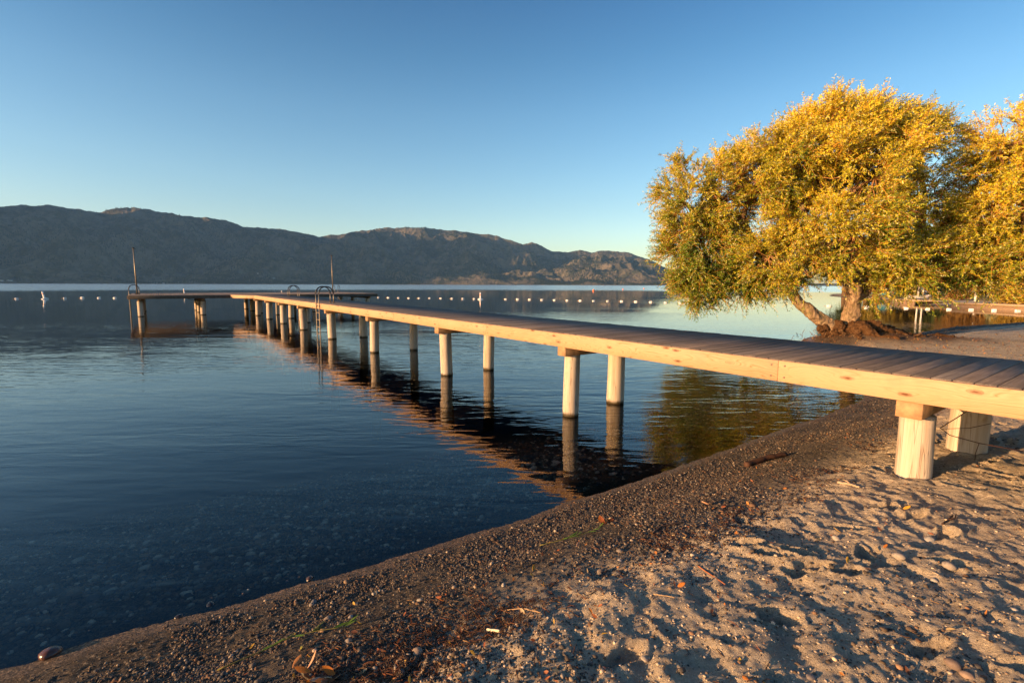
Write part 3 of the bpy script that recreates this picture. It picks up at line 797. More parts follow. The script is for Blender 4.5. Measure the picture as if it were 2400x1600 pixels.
def willow(name, root, label, lobes, stems, extra=None, n_sh=20, n_leaf=32):
    """lobes: (centre, radii, clumps, tone, density); stems: (path, r0, r1)"""
    e = empty(name, root)
    R0 = np.array(root)
    tag(e, label, 'tree', 'willows at the water')
    b = MB(); ends = []
    for path, r0, r1 in stems:
        pts = np.array(path, float)
        t = np.linspace(0, 1, len(pts)); tt = np.linspace(0, 1, 14)
        pp = np.stack([np.interp(tt, t, pts[:, i]) for i in range(3)], -1)
        pp[1:-1] = (pp[:-2] + 2 * pp[1:-1] + pp[2:]) / 4
        pp[1:-1] += rng.normal(0, 0.03, (12, 3))
        b.tube(pp - R0, 0.92 * (r0 + (r1 - r0) * tt ** 0.8), 12, rough=0.06); ends.append(pp[-1]); ends.append(pp[9])
    if extra is not None:
        rb = MB(); extra(rb, R0); ro = rb.build('root_mass', MAT['roots'], e, smooth=True)
        m = ro.modifiers.new('fuse', 'REMESH'); m.mode = 'VOXEL'; m.voxel_size = 0.03; m.use_smooth_shade = True
        for ts, st in ((0.35, 0.22), (0.09, 0.09)):
            tx = bpy.data.textures.new('root_relief', 'CLOUDS'); tx.noise_scale = ts; tx.noise_depth = 4
            d_ = ro.modifiers.new('relief', 'DISPLACE'); d_.texture = tx; d_.strength = st; d_.mid_level = 0.5; d_.texture_coords = 'LOCAL'
        fb = MB()
        for _ in range(420):
            a = rng.uniform(0, 6.28); rr_ = rng.uniform(0.35, 0.85) * (1 + 2.2 * (rng.random() < 0.35) * rng.random())
            x_, y_ = 0.15 + abs(rr_) * math.cos(a), rr_ * 0.6 * math.sin(a) - 0.1
            z_ = rng.uniform(0.0, 0.42) * max(0.15, 1 - rr_ / 1.6); p0 = np.array([x_, y_, z_]); dd = rng.normal(0, 0.11, (4, 3)); dd[:, 2] -= 0.03
            fb.tube(p0 + np.cumsum(dd, 0), [0.010, 0.008, 0.006, 0.003], 4, [(0.10, 0.05, 0.022), (0.20, 0.10, 0.04), (0.30, 0.18, 0.09)][rng.integers(0, 3)], cap=False)
        tag(fb.build('rootlets', MAT['pebble'], ro), kind='stuff')
    o = b.build('trunk', MAT['bark'], e, smooth=True)
    m = o.modifiers.new('fuse', 'REMESH'); m.mode = 'VOXEL'; m.voxel_size = 0.035; m.use_smooth_shade = True
    for ts, st in ((0.45, 0.16), (0.11, 0.05)):
        tx = bpy.data.textures.new('bark_relief', 'CLOUDS'); tx.noise_scale = ts; tx.noise_depth = 3
        d_ = o.modifiers.new('relief', 'DISPLACE'); d_.texture = tx; d_.strength = st; d_.mid_level = 0.5; d_.texture_coords = 'LOCAL'
    limbs = MB()
    BP, DR, LN, TN = [], [], [], []
    ends = np.array(ends)
    for (c, r, ncl, tone, dens) in lobes:
        c = np.array(c, float); r = np.array(r, float)
        j = np.argmin(np.linalg.norm(ends - c, axis=1)); hub = c - np.array([0, 0, r[2] * 0.35])
        limbs.tube(curve_pts(ends[j], hub, 10, 0.10) - R0, np.linspace(0.13, 0.07, 10), 8, c=(0.22, 0.13, 0.07))
        subs = []
        for _ in range(9):
            q = rng.normal(0, 1, 3); q /= np.linalg.norm(q); q[2] = abs(q[2]) * 0.9 - 0.2
            sp_ = c + q * r * rng.uniform(0.3, 0.55); subs.append(sp_)
            limbs.tube(curve_pts(hub, sp_, 8, 0.12) - R0, np.linspace(0.07, 0.028, 8), 6, c=(0.26, 0.15, 0.075))
        subs = np.array(subs)
        for _ in range(int(ncl * 1.45)):
            q = rng.normal(0, 1, 3); q /= np.linalg.norm(q)
            rad_ = rng.uniform(0.45, 1.0) ** 0.5
            lump = 1 + 0.16 * math.sin(q[0] * 5 + c[0]) * math.cos(q[1] * 4 + q[2] * 5 + c[2])
            cp = c + q * r * rad_ * lump
            cp[2] = max(cp[2], 0.75)
            sp_ = subs[np.argmin(np.linalg.norm(subs - cp, axis=1))]
            limbs.tube(curve_pts(sp_, cp, 6, 0.2) - R0, np.linspace(0.024, 0.008, 6), 5, c=(0.33, 0.17, 0.06), cap=False)
            ks = max(3, int(n_sh * dens * rng.uniform(0.6, 1.4)))
            out = q * np.array([1, 1, 0.8]) + np.array([0, 0, 0.45]); out /= np.linalg.norm(out)
            dd = out + rng.normal(0, 0.55, (ks, 3)); dd /= np.linalg.norm(dd, axis=1)[:, None]
            BP.append(cp + rng.normal(0, 0.10, (ks, 3))); DR.append(dd); LN.append(rng.uniform(0.35, 0.95, ks))
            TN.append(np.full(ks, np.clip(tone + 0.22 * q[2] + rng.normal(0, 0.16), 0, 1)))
    BP = np.concatenate(BP); DR = np.concatenate(DR); LN = np.concatenate(LN); TN = np.concatenate(TN)
    v, f, c = shoots_mesh(BP, DR, LN)
    limbs.add(v - R0, f); limbs.c[-1] = c
    limbs.build('branches', MAT['pebble'], e, smooth=True)
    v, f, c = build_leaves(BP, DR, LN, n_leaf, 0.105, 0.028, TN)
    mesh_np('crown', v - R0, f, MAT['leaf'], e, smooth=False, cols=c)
    return e

def TP(px, py, depth):
    """a point of the tree standing at the given distance"""
    d = px_ray(px, py); return np.array([d.x, d.y, d.z]) * (depth / d.y) + np.array([0, 0, CAMH])
DT = 19.4
def tree_roots(b, R0):
    c0 = np.array([13.25, 19.3, 0.25])
    # swollen base where the stems meet
    for (dx, dy, dz, r1, r2) in ((0, 0, -0.1, 0.62, 0.40), (-0.35, -0.1, 0.0, 0.42, 0.28), (0.4, 0.0, 0.0, 0.42, 0.30)):
        p = c0 + np.array([dx, dy, dz]); b.tube(np.array([p - [0, 0, 0.4], p, p + [0, 0, 0.35], p + [0, 0, 0.62]]) - R0, [r1 * 1.1, r1, r2, r2 * 0.6], 12, rough=0.10)
    # knobby sawn-off lump over the water
    p = c0 + np.array([-1.0, -0.1, 0.30]); b.tube(np.array([c0 + [-0.4, 0, 0.2], p + [0.1, 0, 0.02], p + [-0.16, 0, 0.02]]) - R0, [0.22, 0.19, 0.13], 9, rough=0.14)
    p = c0 + np.array([-0.95, -0.2, -0.05]); b.tube(np.array([c0 + [-0.3, -0.1, 0.0], p, p + [-0.2, -0.05, -0.08]]) - R0, [0.22, 0.15, 0.08], 9, rough=0.14)
    for ang, L, r in ((-2.6, 1.1, 0.2), (-1.7, 1.2, 0.22), (-0.8, 1.8, 0.22), (-0.3, 2.9, 0.26), (0.15, 2.2, 0.22), (-0.1, 5.0, 0.15), (3.3, 0.8, 0.16)):
        n = 12; t = np.linspace(0, 1, n); a = ang + 0.35 * np.sin(t * 4 + ang * 3)
        x = c0[0] + np.cumsum(np.cos(a)) * L / n; y = c0[1] + np.cumsum(np.sin(a)) * L / n
        g = ground(x, y, False) - r * 0.25 + 0.35 * (1 - t) ** 2 + 0.07 * np.sin(t * 9 + ang)
        b.tube(np.stack([x, y, g], -1) - R0, r * (1 - 0.75 * t) + 0.02, 9, rough=0.16)
stems = [([(13.1, 19.3, 0.5), TP(1930, 755, 19.3), TP(1890, 725, 19.4), TP(1850, 680, 19.7), TP(1800, 610, 20.3), TP(1740, 520, 20.8)], 0.33, 0.16),
         ([(13.55, 19.3, 0.5), TP(1993, 745, 19.3), TP(2003, 700, 19.2), TP(2010, 650, 19.2), TP(1990, 560, 19.3), TP(1965, 430, 19.4)], 0.38, 0.14),
         ([TP(2005, 705, 19.3), TP(2040, 660, 19.6), TP(2090, 610, 19.9), TP(2160, 540, 20.2)], 0.22, 0.10),
         ([TP(2003, 690, 19.2), TP(1960, 620, 19.0), TP(1890, 520, 18.9), TP(1850, 400, 19.0)], 0.2, 0.09)]
def lobe(px, py, dep, rx, ry, rz, n, tone=0.5, dens=1.0): return (TP(px, py, dep), (rx, ry, rz), n, tone, dens)
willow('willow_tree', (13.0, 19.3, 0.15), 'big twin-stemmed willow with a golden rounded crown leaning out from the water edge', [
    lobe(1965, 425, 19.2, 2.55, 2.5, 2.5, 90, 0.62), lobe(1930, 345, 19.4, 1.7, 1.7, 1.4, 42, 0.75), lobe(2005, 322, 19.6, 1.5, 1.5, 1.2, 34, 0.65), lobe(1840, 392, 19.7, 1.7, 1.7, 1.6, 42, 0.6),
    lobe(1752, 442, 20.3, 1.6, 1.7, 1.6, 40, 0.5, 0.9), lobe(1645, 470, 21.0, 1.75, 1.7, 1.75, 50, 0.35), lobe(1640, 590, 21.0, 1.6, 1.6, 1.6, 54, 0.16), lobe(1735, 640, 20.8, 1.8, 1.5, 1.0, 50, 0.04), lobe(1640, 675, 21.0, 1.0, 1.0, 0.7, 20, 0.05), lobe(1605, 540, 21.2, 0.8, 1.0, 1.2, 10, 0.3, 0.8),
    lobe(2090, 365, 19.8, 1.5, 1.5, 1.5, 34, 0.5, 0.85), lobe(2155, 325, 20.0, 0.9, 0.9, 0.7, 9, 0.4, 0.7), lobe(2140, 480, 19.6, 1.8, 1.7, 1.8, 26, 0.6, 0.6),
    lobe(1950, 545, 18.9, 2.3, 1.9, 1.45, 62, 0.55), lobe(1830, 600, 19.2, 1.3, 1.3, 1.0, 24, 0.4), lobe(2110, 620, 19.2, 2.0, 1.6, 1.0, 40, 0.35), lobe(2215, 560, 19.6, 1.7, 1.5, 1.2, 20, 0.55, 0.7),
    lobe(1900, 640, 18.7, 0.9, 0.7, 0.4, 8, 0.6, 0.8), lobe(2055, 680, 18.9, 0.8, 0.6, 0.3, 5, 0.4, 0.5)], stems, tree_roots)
stems2 = [([(22.6, 18.6, 0.5), (22.6, 18.6, 2.0), (22.3, 18.6, 3.6), (21.6, 18.7, 5.2)], 0.34, 0.14), ([(22.5, 18.5, 1.4), (21.3, 18.3, 2.9), (19.9, 18.3, 4.0)], 0.2, 0.1)]
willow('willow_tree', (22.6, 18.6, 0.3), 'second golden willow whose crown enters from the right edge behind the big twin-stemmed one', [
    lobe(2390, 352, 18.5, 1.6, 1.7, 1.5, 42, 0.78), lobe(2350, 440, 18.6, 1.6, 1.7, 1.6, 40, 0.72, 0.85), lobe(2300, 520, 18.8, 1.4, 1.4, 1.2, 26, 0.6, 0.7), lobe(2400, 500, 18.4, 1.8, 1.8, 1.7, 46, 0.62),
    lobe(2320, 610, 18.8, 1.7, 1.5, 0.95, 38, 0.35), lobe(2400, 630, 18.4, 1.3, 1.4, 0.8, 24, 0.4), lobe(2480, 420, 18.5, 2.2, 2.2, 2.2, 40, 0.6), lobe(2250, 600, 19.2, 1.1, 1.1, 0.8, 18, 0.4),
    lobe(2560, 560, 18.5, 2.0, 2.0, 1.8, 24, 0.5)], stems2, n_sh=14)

# ------------------------------------------------------------------ floats and buoys
def float_at(px, py):
    p = px_hit(px, py, 0.03)
    e = empty('rope_float', (p.x, p.y, rng.uniform(0.01, 0.05)), rng.uniform(-0.35, 0.35) + math.atan2(-p.x, p.y) * 0.7); e.rotation_euler.y = rng.uniform(-0.16, 0.16); e.rotation_euler.x = rng.uniform(0, 6)
    e.scale = (rng.uniform(0.85, 1.1),) * 3
    b = MB(); prof = [(0.0, -0.19), (0.10, -0.19), (0.125, -0.16), (0.125, 0.16), (0.10, 0.19), (0.0, 0.19)]
    pts = np.array([(z, 0, 0) for r, z in prof]); 
    b.tube(np.array([(-0.19, 0, 0), (-0.186, 0, 0), (-0.165, 0, 0), (0.165, 0, 0), (0.186, 0, 0), (0.19, 0, 0)]), [0.07, 0.11, 0.128, 0.128, 0.11, 0.07], 14)
    b.build('float_body', MAT['white'], e, smooth=False)
    b = MB(); b.tube([(-0.42, 0, -0.03), (-0.2, 0, 0.0), (0.2, 0, 0.0), (0.42, 0, -0.03)], 0.012, 6); b.build('rope_end', MAT['beam'], e)
    return e
ORD = ['first', 'second', 'third', 'fourth', 'fifth', 'sixth', 'seventh', 'eighth', 'ninth', 'tenth', 'eleventh', 'twelfth', 'thirteenth', 'fourteenth', 'fifteenth']
gA = 'white floats strung on the swimming area rope'
LF = [(39, 700), (152, 699), (193, 698), (232, 698), (269, 698)]
lab = ['white rope float left of the leaning buoy, nearest the left edge of the view'] + ['white rope float, %s to the right of the leaning white buoy' % ORD[i] for i in range(4)]
for q, lb in zip(LF, lab): tag(float_at(*q), lb, 'float', gA)
MF = [(887, 697), (910, 697.5), (934, 698), (958, 698.5), (982, 698.5), (1007, 698.5), (1033, 699), (1059, 699.5), (1085, 700), (1111, 700)]
for i, q in enumerate(MF): tag(float_at(*q), 'white rope float, %s of ten between the platform and the upright buoy' % ORD[i], 'float', gA)
RF = [(1185, 701), (1213, 701.5), (1241, 702), (1270, 702.5), (1299, 703), (1329, 704), (1360, 704.5), (1391, 705), (1424, 705.5), (1457, 706), (1490, 707), (1525, 708), (1560, 709), (1594, 710)]
for i, q in enumerate(RF): tag(float_at(*q), 'white rope float, %s to the right of the upright buoy on the open water' % ORD[i], 'float', gA)
BF = [(1942, 717), (2031, 720), (2124, 722.5), (2174, 724), (2224, 725), (2276, 726), (2330, 727.5), (2385, 728.5)]
lb = ['white rope float seen between the two willow stems', 'white rope float just right of the thicker willow stem'] + ['white rope float in the brown bay behind the willow, %s from the left' % ORD[i] for i in range(6)]
for q, l_ in zip(BF, lb): tag(float_at(*q), l_, 'float', gA)

def float_rope(pts, label):
    P_ = [px_hit(a, c, 0.0) for a, c in pts]; out = []
    for a, c in zip(P_[:-1], P_[1:]):
        for t in np.linspace(0, 1, 7)[:-1]: q = a.lerp(c, float(t)); out.append((q.x, q.y, 0.012 - 0.05 * math.sin(t * math.pi)))
    out.append(tuple(P_[-1][:2]) + (0.012,)); o0 = np.array(out[0])
    b = MB(); b.tube(np.array(out) - o0, 0.011, 5); o = b.build('float_rope', MAT['beam'], None, smooth=True); o.location = o0; tag(o, label, 'rope')
float_rope(LF, 'low rope through the white floats at the left of the swimming area')
float_rope(MF + [(1126, 701)] + RF, 'long rope through the white floats on the open water beyond the walkway')
float_rope(BF, 'rope through the white floats crossing the brown bay behind the willow')
def spar(px, py, h, label, lean=(0, 0), s=1.0):
    p = px_hit(px, py, 0.0)
    e = empty('marker_buoy', (p.x, p.y, 0.0)); e.rotation_euler = (lean[0], lean[1], 0)
    b = MB(); b.lathe([(0.0, -0.25), (0.12 * s, -0.22), (0.14 * s, 0.0), (0.115 * s, 0.10), (0.105 * s, h - 0.05), (0.07 * s, h), (0.0, h)], 16); b.build('buoy_body', MAT['white'], e, smooth=True)
    b = MB(); b.lathe([(0.12 * s, -0.1), (0.42 * s, -0.07), (0.45 * s, 0.02), (0.36 * s, 0.09), (0.16 * s, 0.20), (0.11 * s, 0.22)], 20); b.build('float_collar', MAT['white'], e, smooth=True)
    b = MB(); b.lathe([(0.119 * s, h * 0.62), (0.121 * s, h * 0.63), (0.121 * s, h * 0.72), (0.119 * s, h * 0.73)], 16); b.build('orange_band', MAT['orange'], e, smooth=True)
    tag(e, label, 'buoy', 'upright white marker buoys')
spar(105, 701, 1.10, 'white marker buoy leaning to the left on the calm water at the left', (0, -0.22))
spar(1126, 701.5, 1.05, 'white marker buoy standing upright at the gap in the float line')
spar(432.5, 691, 1.25, 'white marker buoy partly hidden behind the left half of the platform', (0, -0.05))
spar(660.5, 690, 0.85, 'white marker buoy of which only the top shows, left of the far double handrail')
def ball(px, py, r, label):
    p = px_hit(px, py, 0.0); e = empty('mooring_buoy', (p.x, p.y, 0))
    b = MB(); th = np.linspace(-1.57, 1.57, 11); b.lathe([(abs(math.cos(a)) * r, r * 0.45 + math.sin(a) * r) for a in th], 18); b.build('buoy_ball', MAT['orange'], e, smooth=True)
    b = MB(); b.lathe([(0.06, r * 1.4), (0.06, r * 1.75), (0.0, r * 1.8)], 8); b.build('mooring_eye', MAT['white'], e)
    tag(e, label, 'buoy', 'orange mooring buoys')
ball(1391, 681.5, 0.42, 'nearest orange mooring buoy, low and leftmost on the far water')
ball(1460, 679, 0.36, 'middle pale orange mooring buoy on the far water')
ball(1509, 677.5, 0.42, 'rightmost orange mooring buoy on the far water just left of the willow')

# ------------------------------------------------------------------ far side of the bay
def G(x, y): return float(ground(np.array([float(x)]), np.array([float(y)]), False)[0])
def far_tree(x, y, h, r, tone, label, nm='lakeside_tree', nclump=70, sparse=1.0):
    z0 = G(x, y); e = empty(nm, (x, y, z0)); tag(e, label, 'tree' if h > 2.6 else 'bush', 'trees and bushes beyond the bay')
    b = MB(); b.tube([(0, 0, -0.3), (0.1, 0, h * 0.3), (0, 0.1, h * 0.7)], [0.05 * h * 0.8, 0.035 * h, 0.01 * h], 8, c=(0.16, 0.10, 0.06), rough=0.05)
    for k in range(6):
        a = rng.uniform(0, 6.28); b.tube([(0, 0, h * rng.uniform(0.25, 0.5)), (math.cos(a) * r * 0.4, math.sin(a) * r * 0.4, h * 0.6), (math.cos(a) * r * 0.75, math.sin(a) * r * 0.75, h * 0.72)], [0.02 * h, 0.012 * h, 0.005 * h], 5, c=(0.16, 0.10, 0.06))
    b.build('trunk', MAT['pebble'], e, smooth=True)
    nl = int(nclump * 75 * sparse)
    cc = rng.normal(0, 1, (nclump, 3)); cc /= np.linalg.norm(cc, axis=1)[:, None]; cc *= rng.uniform(0.35, 1.0, (nclump, 1)) ** 0.6
    cen = cc * np.array([r, r, h * 0.42]) + np.array([0, 0, h * 0.56])
    idx = rng.integers(0, nclump, nl); p = cen[idx] + rng.normal(0, 0.16 * r, (nl, 3)); p[:, 2] = np.maximum(p[:, 2], 0.15)
    s = rng.uniform(0.12, 0.24, nl) * (0.6 + h / 10)
    a = rng.normal(0, 1, (nl, 3)); a /= np.linalg.norm(a, axis=1)[:, None]; q = np.cross(a, rng.normal(0, 1, (nl, 3))); q /= np.linalg.norm(q, axis=1)[:, None]
    V = np.stack([p - a * s[:, None], p + q * s[:, None] * 0.5, p + a * s[:, None], p - q * s[:, None] * 0.5], 1)
    ct = rng.normal(0, 0.15, nclump)[idx][:, None]
    c = np.array(tone)[None, :] * (1 + ct + rng.normal(0, 0.18, (nl, 1))); c = np.clip(c, 0.005, 1)
    cols = np.ones((nl, 4, 4)); cols[..., :3] = c[:, None, :]
    mesh_np('crown', V.reshape(-1, 3), np.arange(nl * 4).reshape(-1, 4), MAT['leaf'], e, smooth=False, cols=cols.reshape(-1, 4))
OL, YE, DG, RU = (0.10, 0.11, 0.02), (0.26, 0.19, 0.03), (0.04, 0.06, 0.015), (0.22, 0.12, 0.03)
FT = [(71, 98, 12, 4.0, OL, 'olive tree at the left end of the far bank'), (74, 92, 8, 3.2, YE, 'yellow tree second from the left on the far bank'), (75, 84, 11, 4.2, DG, 'tall dark green tree behind the white rowboat'),
      (71, 76, 9, 3.5, RU, 'rust brown tree behind the rowboat and the shed'), (76, 74, 11, 4.5, OL, 'tall olive tree just left of the shed'), (68.5, 67.5, 7.5, 1.6, DG, 'narrow dark green conifer-shaped tree beside the pale bush'),
      (80, 72, 11, 4.5, DG, 'tall dark tree right behind the shed'), (74, 62, 9, 3.6, OL, 'olive tree right of the shed'), (73, 57, 8, 3.4, YE, 'yellow tree at the right edge beyond the bay'), (90, 84, 13, 6, DG, 'largest dark tree, deepest in the far wood'),
      (67, 90, 11, 3.6, YE, 'yellow tree leaning over the left end of the far beach'), (70, 103, 12, 4.0, DG, 'dark tree at the back of the left end of the far beach'), (84, 64, 12, 5, OL, 'tall olive tree at the right behind the low bushes'), (92, 100, 12, 6, OL, 'broad olive tree at the back left of the far wood')]
FT += [(86, 118, 14, 6.5, OL, 'tall tree of the back row, furthest left behind the far bay'), (92, 112, 14, 6.5, DG, 'tall tree of the back row, second from the left'), (98, 110, 15, 7, RU, 'tall rusty tree of the back row, third from the left'),
       (104, 108, 15, 7, OL, 'tall tree of the back row, second from the right'), (112, 106, 15, 7, DG, 'tall tree of the back row, furthest right'), (79, 92, 12, 5, OL, 'olive tree filling the gap behind the white posts')]
for (x, y, h, r, c, l_) in FT: far_tree(x, y, h, r, c, l_)
far_tree(66.3, 66, 2.2, 1.3, (0.30, 0.30, 0.16), 'round pale silvery bush left of the shed', 'bush', 40)
far_tree(49.8, 47.6, 2.4, 1.9, (0.30, 0.20, 0.03), 'golden bush at the right edge above the low ledge', 'bush', 46)
far_tree(63.5, 69.5, 1.6, 1.3, RU, 'rusty brown bush right of the white rowboat', 'bush', 26)
# shed
e = empty('shed', (68.4, 62.2, G(68.4, 62.2)), 0.85); tag(e, 'low pale boarded shed half hidden by the willow leaves beyond the bay', 'shed')
b = MB()
for k in range(16): b.box(-2.4 + k * 0.3, -2.4 + k * 0.3 + 0.285, -1.4, 1.4, -0.1, 2.1, c=(0.55 + rng.uniform(-0.05, 0.05),) * 2 + (0.47,))
b.build('wall', MAT['painted'], e)
b = MB(); b.add([(-2.7, -1.7, 2.1), (2.7, -1.7, 2.1), (2.7, 1.7, 2.1), (-2.7, 1.7, 2.1), (-2.7, 0, 2.9), (2.7, 0, 2.9)], [(0, 1, 5, 4), (2, 3, 4, 5), (0, 3, 2, 1)], [(0, 4, 3), (1, 2, 5)], (0.20, 0.17, 0.15)); b.build('roof', MAT['painted'], e)
b = MB(); b.box(-0.5, 0.5, -1.45, -1.41, 0, 1.9, c=(0.40, 0.38, 0.34)); b.build('door', MAT['painted'], e)
# rowboat
def boat():
    z0 = G(59.5, 71.5); e = empty('rowboat', (59.5, 71.5, z0 + 0.05), 0.1); tag(e, 'white rowboat pulled up on the far beach of the bay', 'boat')
    b = MB(); n = 15; V = []; L = 2.3
    for i in range(n):
        t = i / (n - 1) * 2 - 1; wd = 0.75 * (1 - abs(t) ** 2.4) * (1 if t < 0.2 else 1) + 0.03; sh = 0.55 + 0.22 * t * t
        V += [(t * L, -wd, sh), (t * L * 0.97, -wd * 0.75, 0.18 + 0.1 * t * t), (t * L * 0.94, 0, 0.02 + 0.12 * t * t), (t * L * 0.97, wd * 0.75, 0.18 + 0.1 * t * t), (t * L, wd, sh)]
    q = [(i * 5 + j, i * 5 + j + 1, i * 5 + 6 + j, i * 5 + 5 + j) for i in range(n - 1) for j in range(4)]
    b.add(V, q, None, (0.80, 0.78, 0.74)); o = b.build('hull', MAT['painted'], e, smooth=True); m = o.modifiers.new('t', 'SOLIDIFY'); m.thickness = 0.04
    for x in (-0.8, 0.5):
        b = MB(); b.box(x - 0.13, x + 0.13, -0.62, 0.62, 0.42, 0.45, c=(0.4, 0.26, 0.14)); b.build('bench', MAT['painted'], e)
boat()
# beach parasol lying open, blue-green
z0 = G(57.6, 75.5); e = empty('parasol', (57.6, 75.5, z0), 0); e.rotation_euler = (0.25, -0.45, 0); tag(e, 'blue-green parasol open on the far beach left of the rowboat', 'parasol')
b = MB(); th = np.linspace(0, 1.15, 7); b.lathe([(0.75 * math.sin(a) / math.sin(1.15), 1.1 + 0.45 * math.cos(a)) for a in th], 8, c=(0.02, 0.15, 0.19)); b.build('canopy', MAT['painted'], e)
b = MB(); b.tube([(0, 0, 0), (0, 0, 0.8), (0, 0, 1.55)], 0.03, 6); b.build('shaft', MAT['steel'], e)
# ledges of timber and earth along the far bank
def ledge(pts, wd, top, label):
    pts = np.array(pts, float); e = empty('timber_ledge', (pts[0][0], pts[0][1], 0)); tag(e, label, 'ledge')
    for a, c in zip(pts[:-1], pts[1:]):
        d = c - a; L = np.hypot(*d); d /= L; nrm = np.array([d[1], -d[0]])
        if nrm[0] < 0: nrm = -nrm
        m = [[nrm[0], d[0], 0], [nrm[1], d[1], 0], [0, 0, 1]]
        b = MB(); b.box(0, wd, 0, L, top - 0.16, top, c=(0.36, 0.26, 0.17), rot=m, at=(a[0] - pts[0][0], a[1] - pts[0][1], 0)); b.build('slab', MAT['painted'], e)
        b = MB(); b.box(0.12, 0.35, 0.02, L - 0.02, -0.6, top - 0.163, c=(0.24, 0.16, 0.10), rot=m, at=(a[0] - pts[0][0], a[1] - pts[0][1], 0)); b.build('retaining_timber', MAT['painted'], e)
ledge([(47.0, 44.5), (47.6, 53.0)], 5.0, 0.52, 'low flat earth-topped ledge running in from the right edge of the bay')
ledge([(49.6, 60.5), (55.2, 74.0)], 4.0, 0.50, 'longer low timber ledge along the far bank left of the nearer one')
for i, (x, y, h, l_) in enumerate(((64.0, 77, 4.2, 'white square post left of the rowboat stern'), (65.6, 78, 4.6, 'white square post behind the rowboat'), (61.2, 64.5, 1.2, 'short grey post right of the rowboat'), (56.4, 82, 3.6, 'thin white post seen just right of the willow stem'))):
    e = empty('post', (x, y, G(x, y))); tag(e, l_, 'post')
    b = MB(); b.box(-0.09, 0.09, -0.09, 0.09, -0.3, h, c=(0.7, 0.66, 0.6)); b.box(-0.12, 0.12, -0.12, 0.12, h, h + 0.06, c=(0.7, 0.66, 0.6)); b.build('shaft', MAT['painted'], e)
# pale stone-topped log half buried behind the walkway
# ------------------------------------------------------------------ gravel and pebbles
ico_v = []; ico_f = []
def _blob():
    th = np.arange(6) / 6 * 2 * math.pi
    v = [(0, 0, 1)] + [(0.8 * math.cos(a), 0.8 * math.sin(a), 0.58) for a in th] + [(0.98 * math.cos(a + 0.5), 0.98 * math.sin(a + 0.5), -0.1) for a in th] + [(0.62 * math.cos(a), 0.62 * math.sin(a), -0.75) for a in th]
    t = [(0, 1 + i, 1 + (i + 1) % 6) for i in range(6)]
    q = []
    for r in (0, 1):
        for i in range(6): q.append((1 + r * 6 + i, 7 + r * 6 + i, 7 + r * 6 + (i + 1) % 6, 1 + r * 6 + (i + 1) % 6))
    return np.array(v), np.array(t), np.array(q)
BV, BT, BQ = _blob()
def pebbles(name, x, y, size, colr, label, sink=0.35, zfun=None, kind='stuff', cat='gravel'):
    n = len(x); z = ground(x, y)
    sx = size * rng.uniform(0.75, 1.35, n); sy = size * rng.uniform(0.7, 1.1, n); sz = size * rng.uniform(0.4, 0.75, n)
    a = rng.uniform(0, 6.28, n)
    V = np.repeat(BV[None], n, 0) * (1 + rng.normal(0, 0.10, (n, len(BV), 1)))
    V = V * np.stack([sx, sy, sz], -1)[:, None, :]
    ca, sa = np.cos(a)[:, None], np.sin(a)[:, None]
    X = V[..., 0] * ca - V[..., 1] * sa + x[:, None]; Y = V[..., 0] * sa + V[..., 1] * ca + y[:, None]; Z = V[..., 2] + (z + sz * (1 - 2 * sink) * 0.8)[:, None]
    base = (np.arange(n) * len(BV))[:, None, None]
    T = (BT[None] + base).reshape(-1, 3); Q_ = (BQ[None] + base).reshape(-1, 4)
    c = np.ones((n, len(BV), 4)); c[..., :3] = colr[:, None, :]
    o = mesh_np(name, np.stack([X, Y, Z], -1).reshape(-1, 3), [Q_, T], MAT['pebble'], cols=c.reshape(-1, 4))
    return tag(o, label, cat, kind=kind)
def stone_cols(n, k=0.8, pale=0.10):
    pal = np.array([(0.05, 0.045, 0.045), (0.09, 0.075, 0.06), (0.13, 0.10, 0.075), (0.07, 0.07, 0.075), (0.16, 0.10, 0.065), (0.11, 0.10, 0.09)])
    c = pal[rng.integers(0, len(pal), n)] * rng.uniform(0.7, 1.4, (n, 1))
    p = rng.random(n) < pale; c[p] = np.array([0.36, 0.31, 0.25]) * rng.uniform(0.7, 1.3, (p.sum(), 1))
    return c * k * np.array([1.08, 0.98, 0.86])
def scatter(n, dens, box=(-3.3, 11, 1.3, 14), near=True):
    """random spots in the view, more of them close to the camera, accepted by dens(d)"""
    X, Y = [], []
    tot = 0
    while tot < n:
        m = n * 3
        r = 1.9 + 14 * rng.random(m) ** 1.7; az = rng.uniform(-0.95, 0.85, m)
        x = r * np.sin(az); y = r * np.cos(az)
        d = shore_dist(x, y); k = rng.random(m) < dens(d, x, y)
        X.append(x[k]); Y.append(y[k]); tot += k.sum()
    return np.concatenate(X)[:n], np.concatenate(Y)[:n]
dg = lambda d, x, y: sstep(0.03, 0.25, d) * (1 - 0.93 * sstep(1.15, 1.9, d + 0.8 * (fbm(x * 1.1, y * 1.1, 3, 21) - .5))) * np.clip((fbm(x * 1.5, y * 1.5, 3, 90) - 0.36) * 5, 0.06, 1.2)
x, y = scatter(60000, dg)
pebbles('gravel', x, y, rng.lognormal(math.log(0.0055), 0.42, len(x)), stone_cols(len(x)), 'dark coarse gravel covering the slope between the waterline and the dry sand')
dw = lambda d, x, y: ((d < -0.12) & (d > -4.5)) * np.exp(np.minimum(d + 2.2, 0) * 1.2) * (0.25 + 0.9 * fbm(x * 1.5, y * 1.5, 3, 91)) * np.where(d > -0.5, 0.4, 1.0)
x, y = scatter(20000, dw)
pebbles('lakebed_pebbles', x, y, np.minimum(rng.lognormal(math.log(0.017), 0.42, len(x)), 0.004 - 0.12 * shore_dist(x, y) * 0.9), stone_cols(len(x), 2.6, 0.14), 'rounded pebbles on the shallow lake floor under the near water', cat='pebbles')
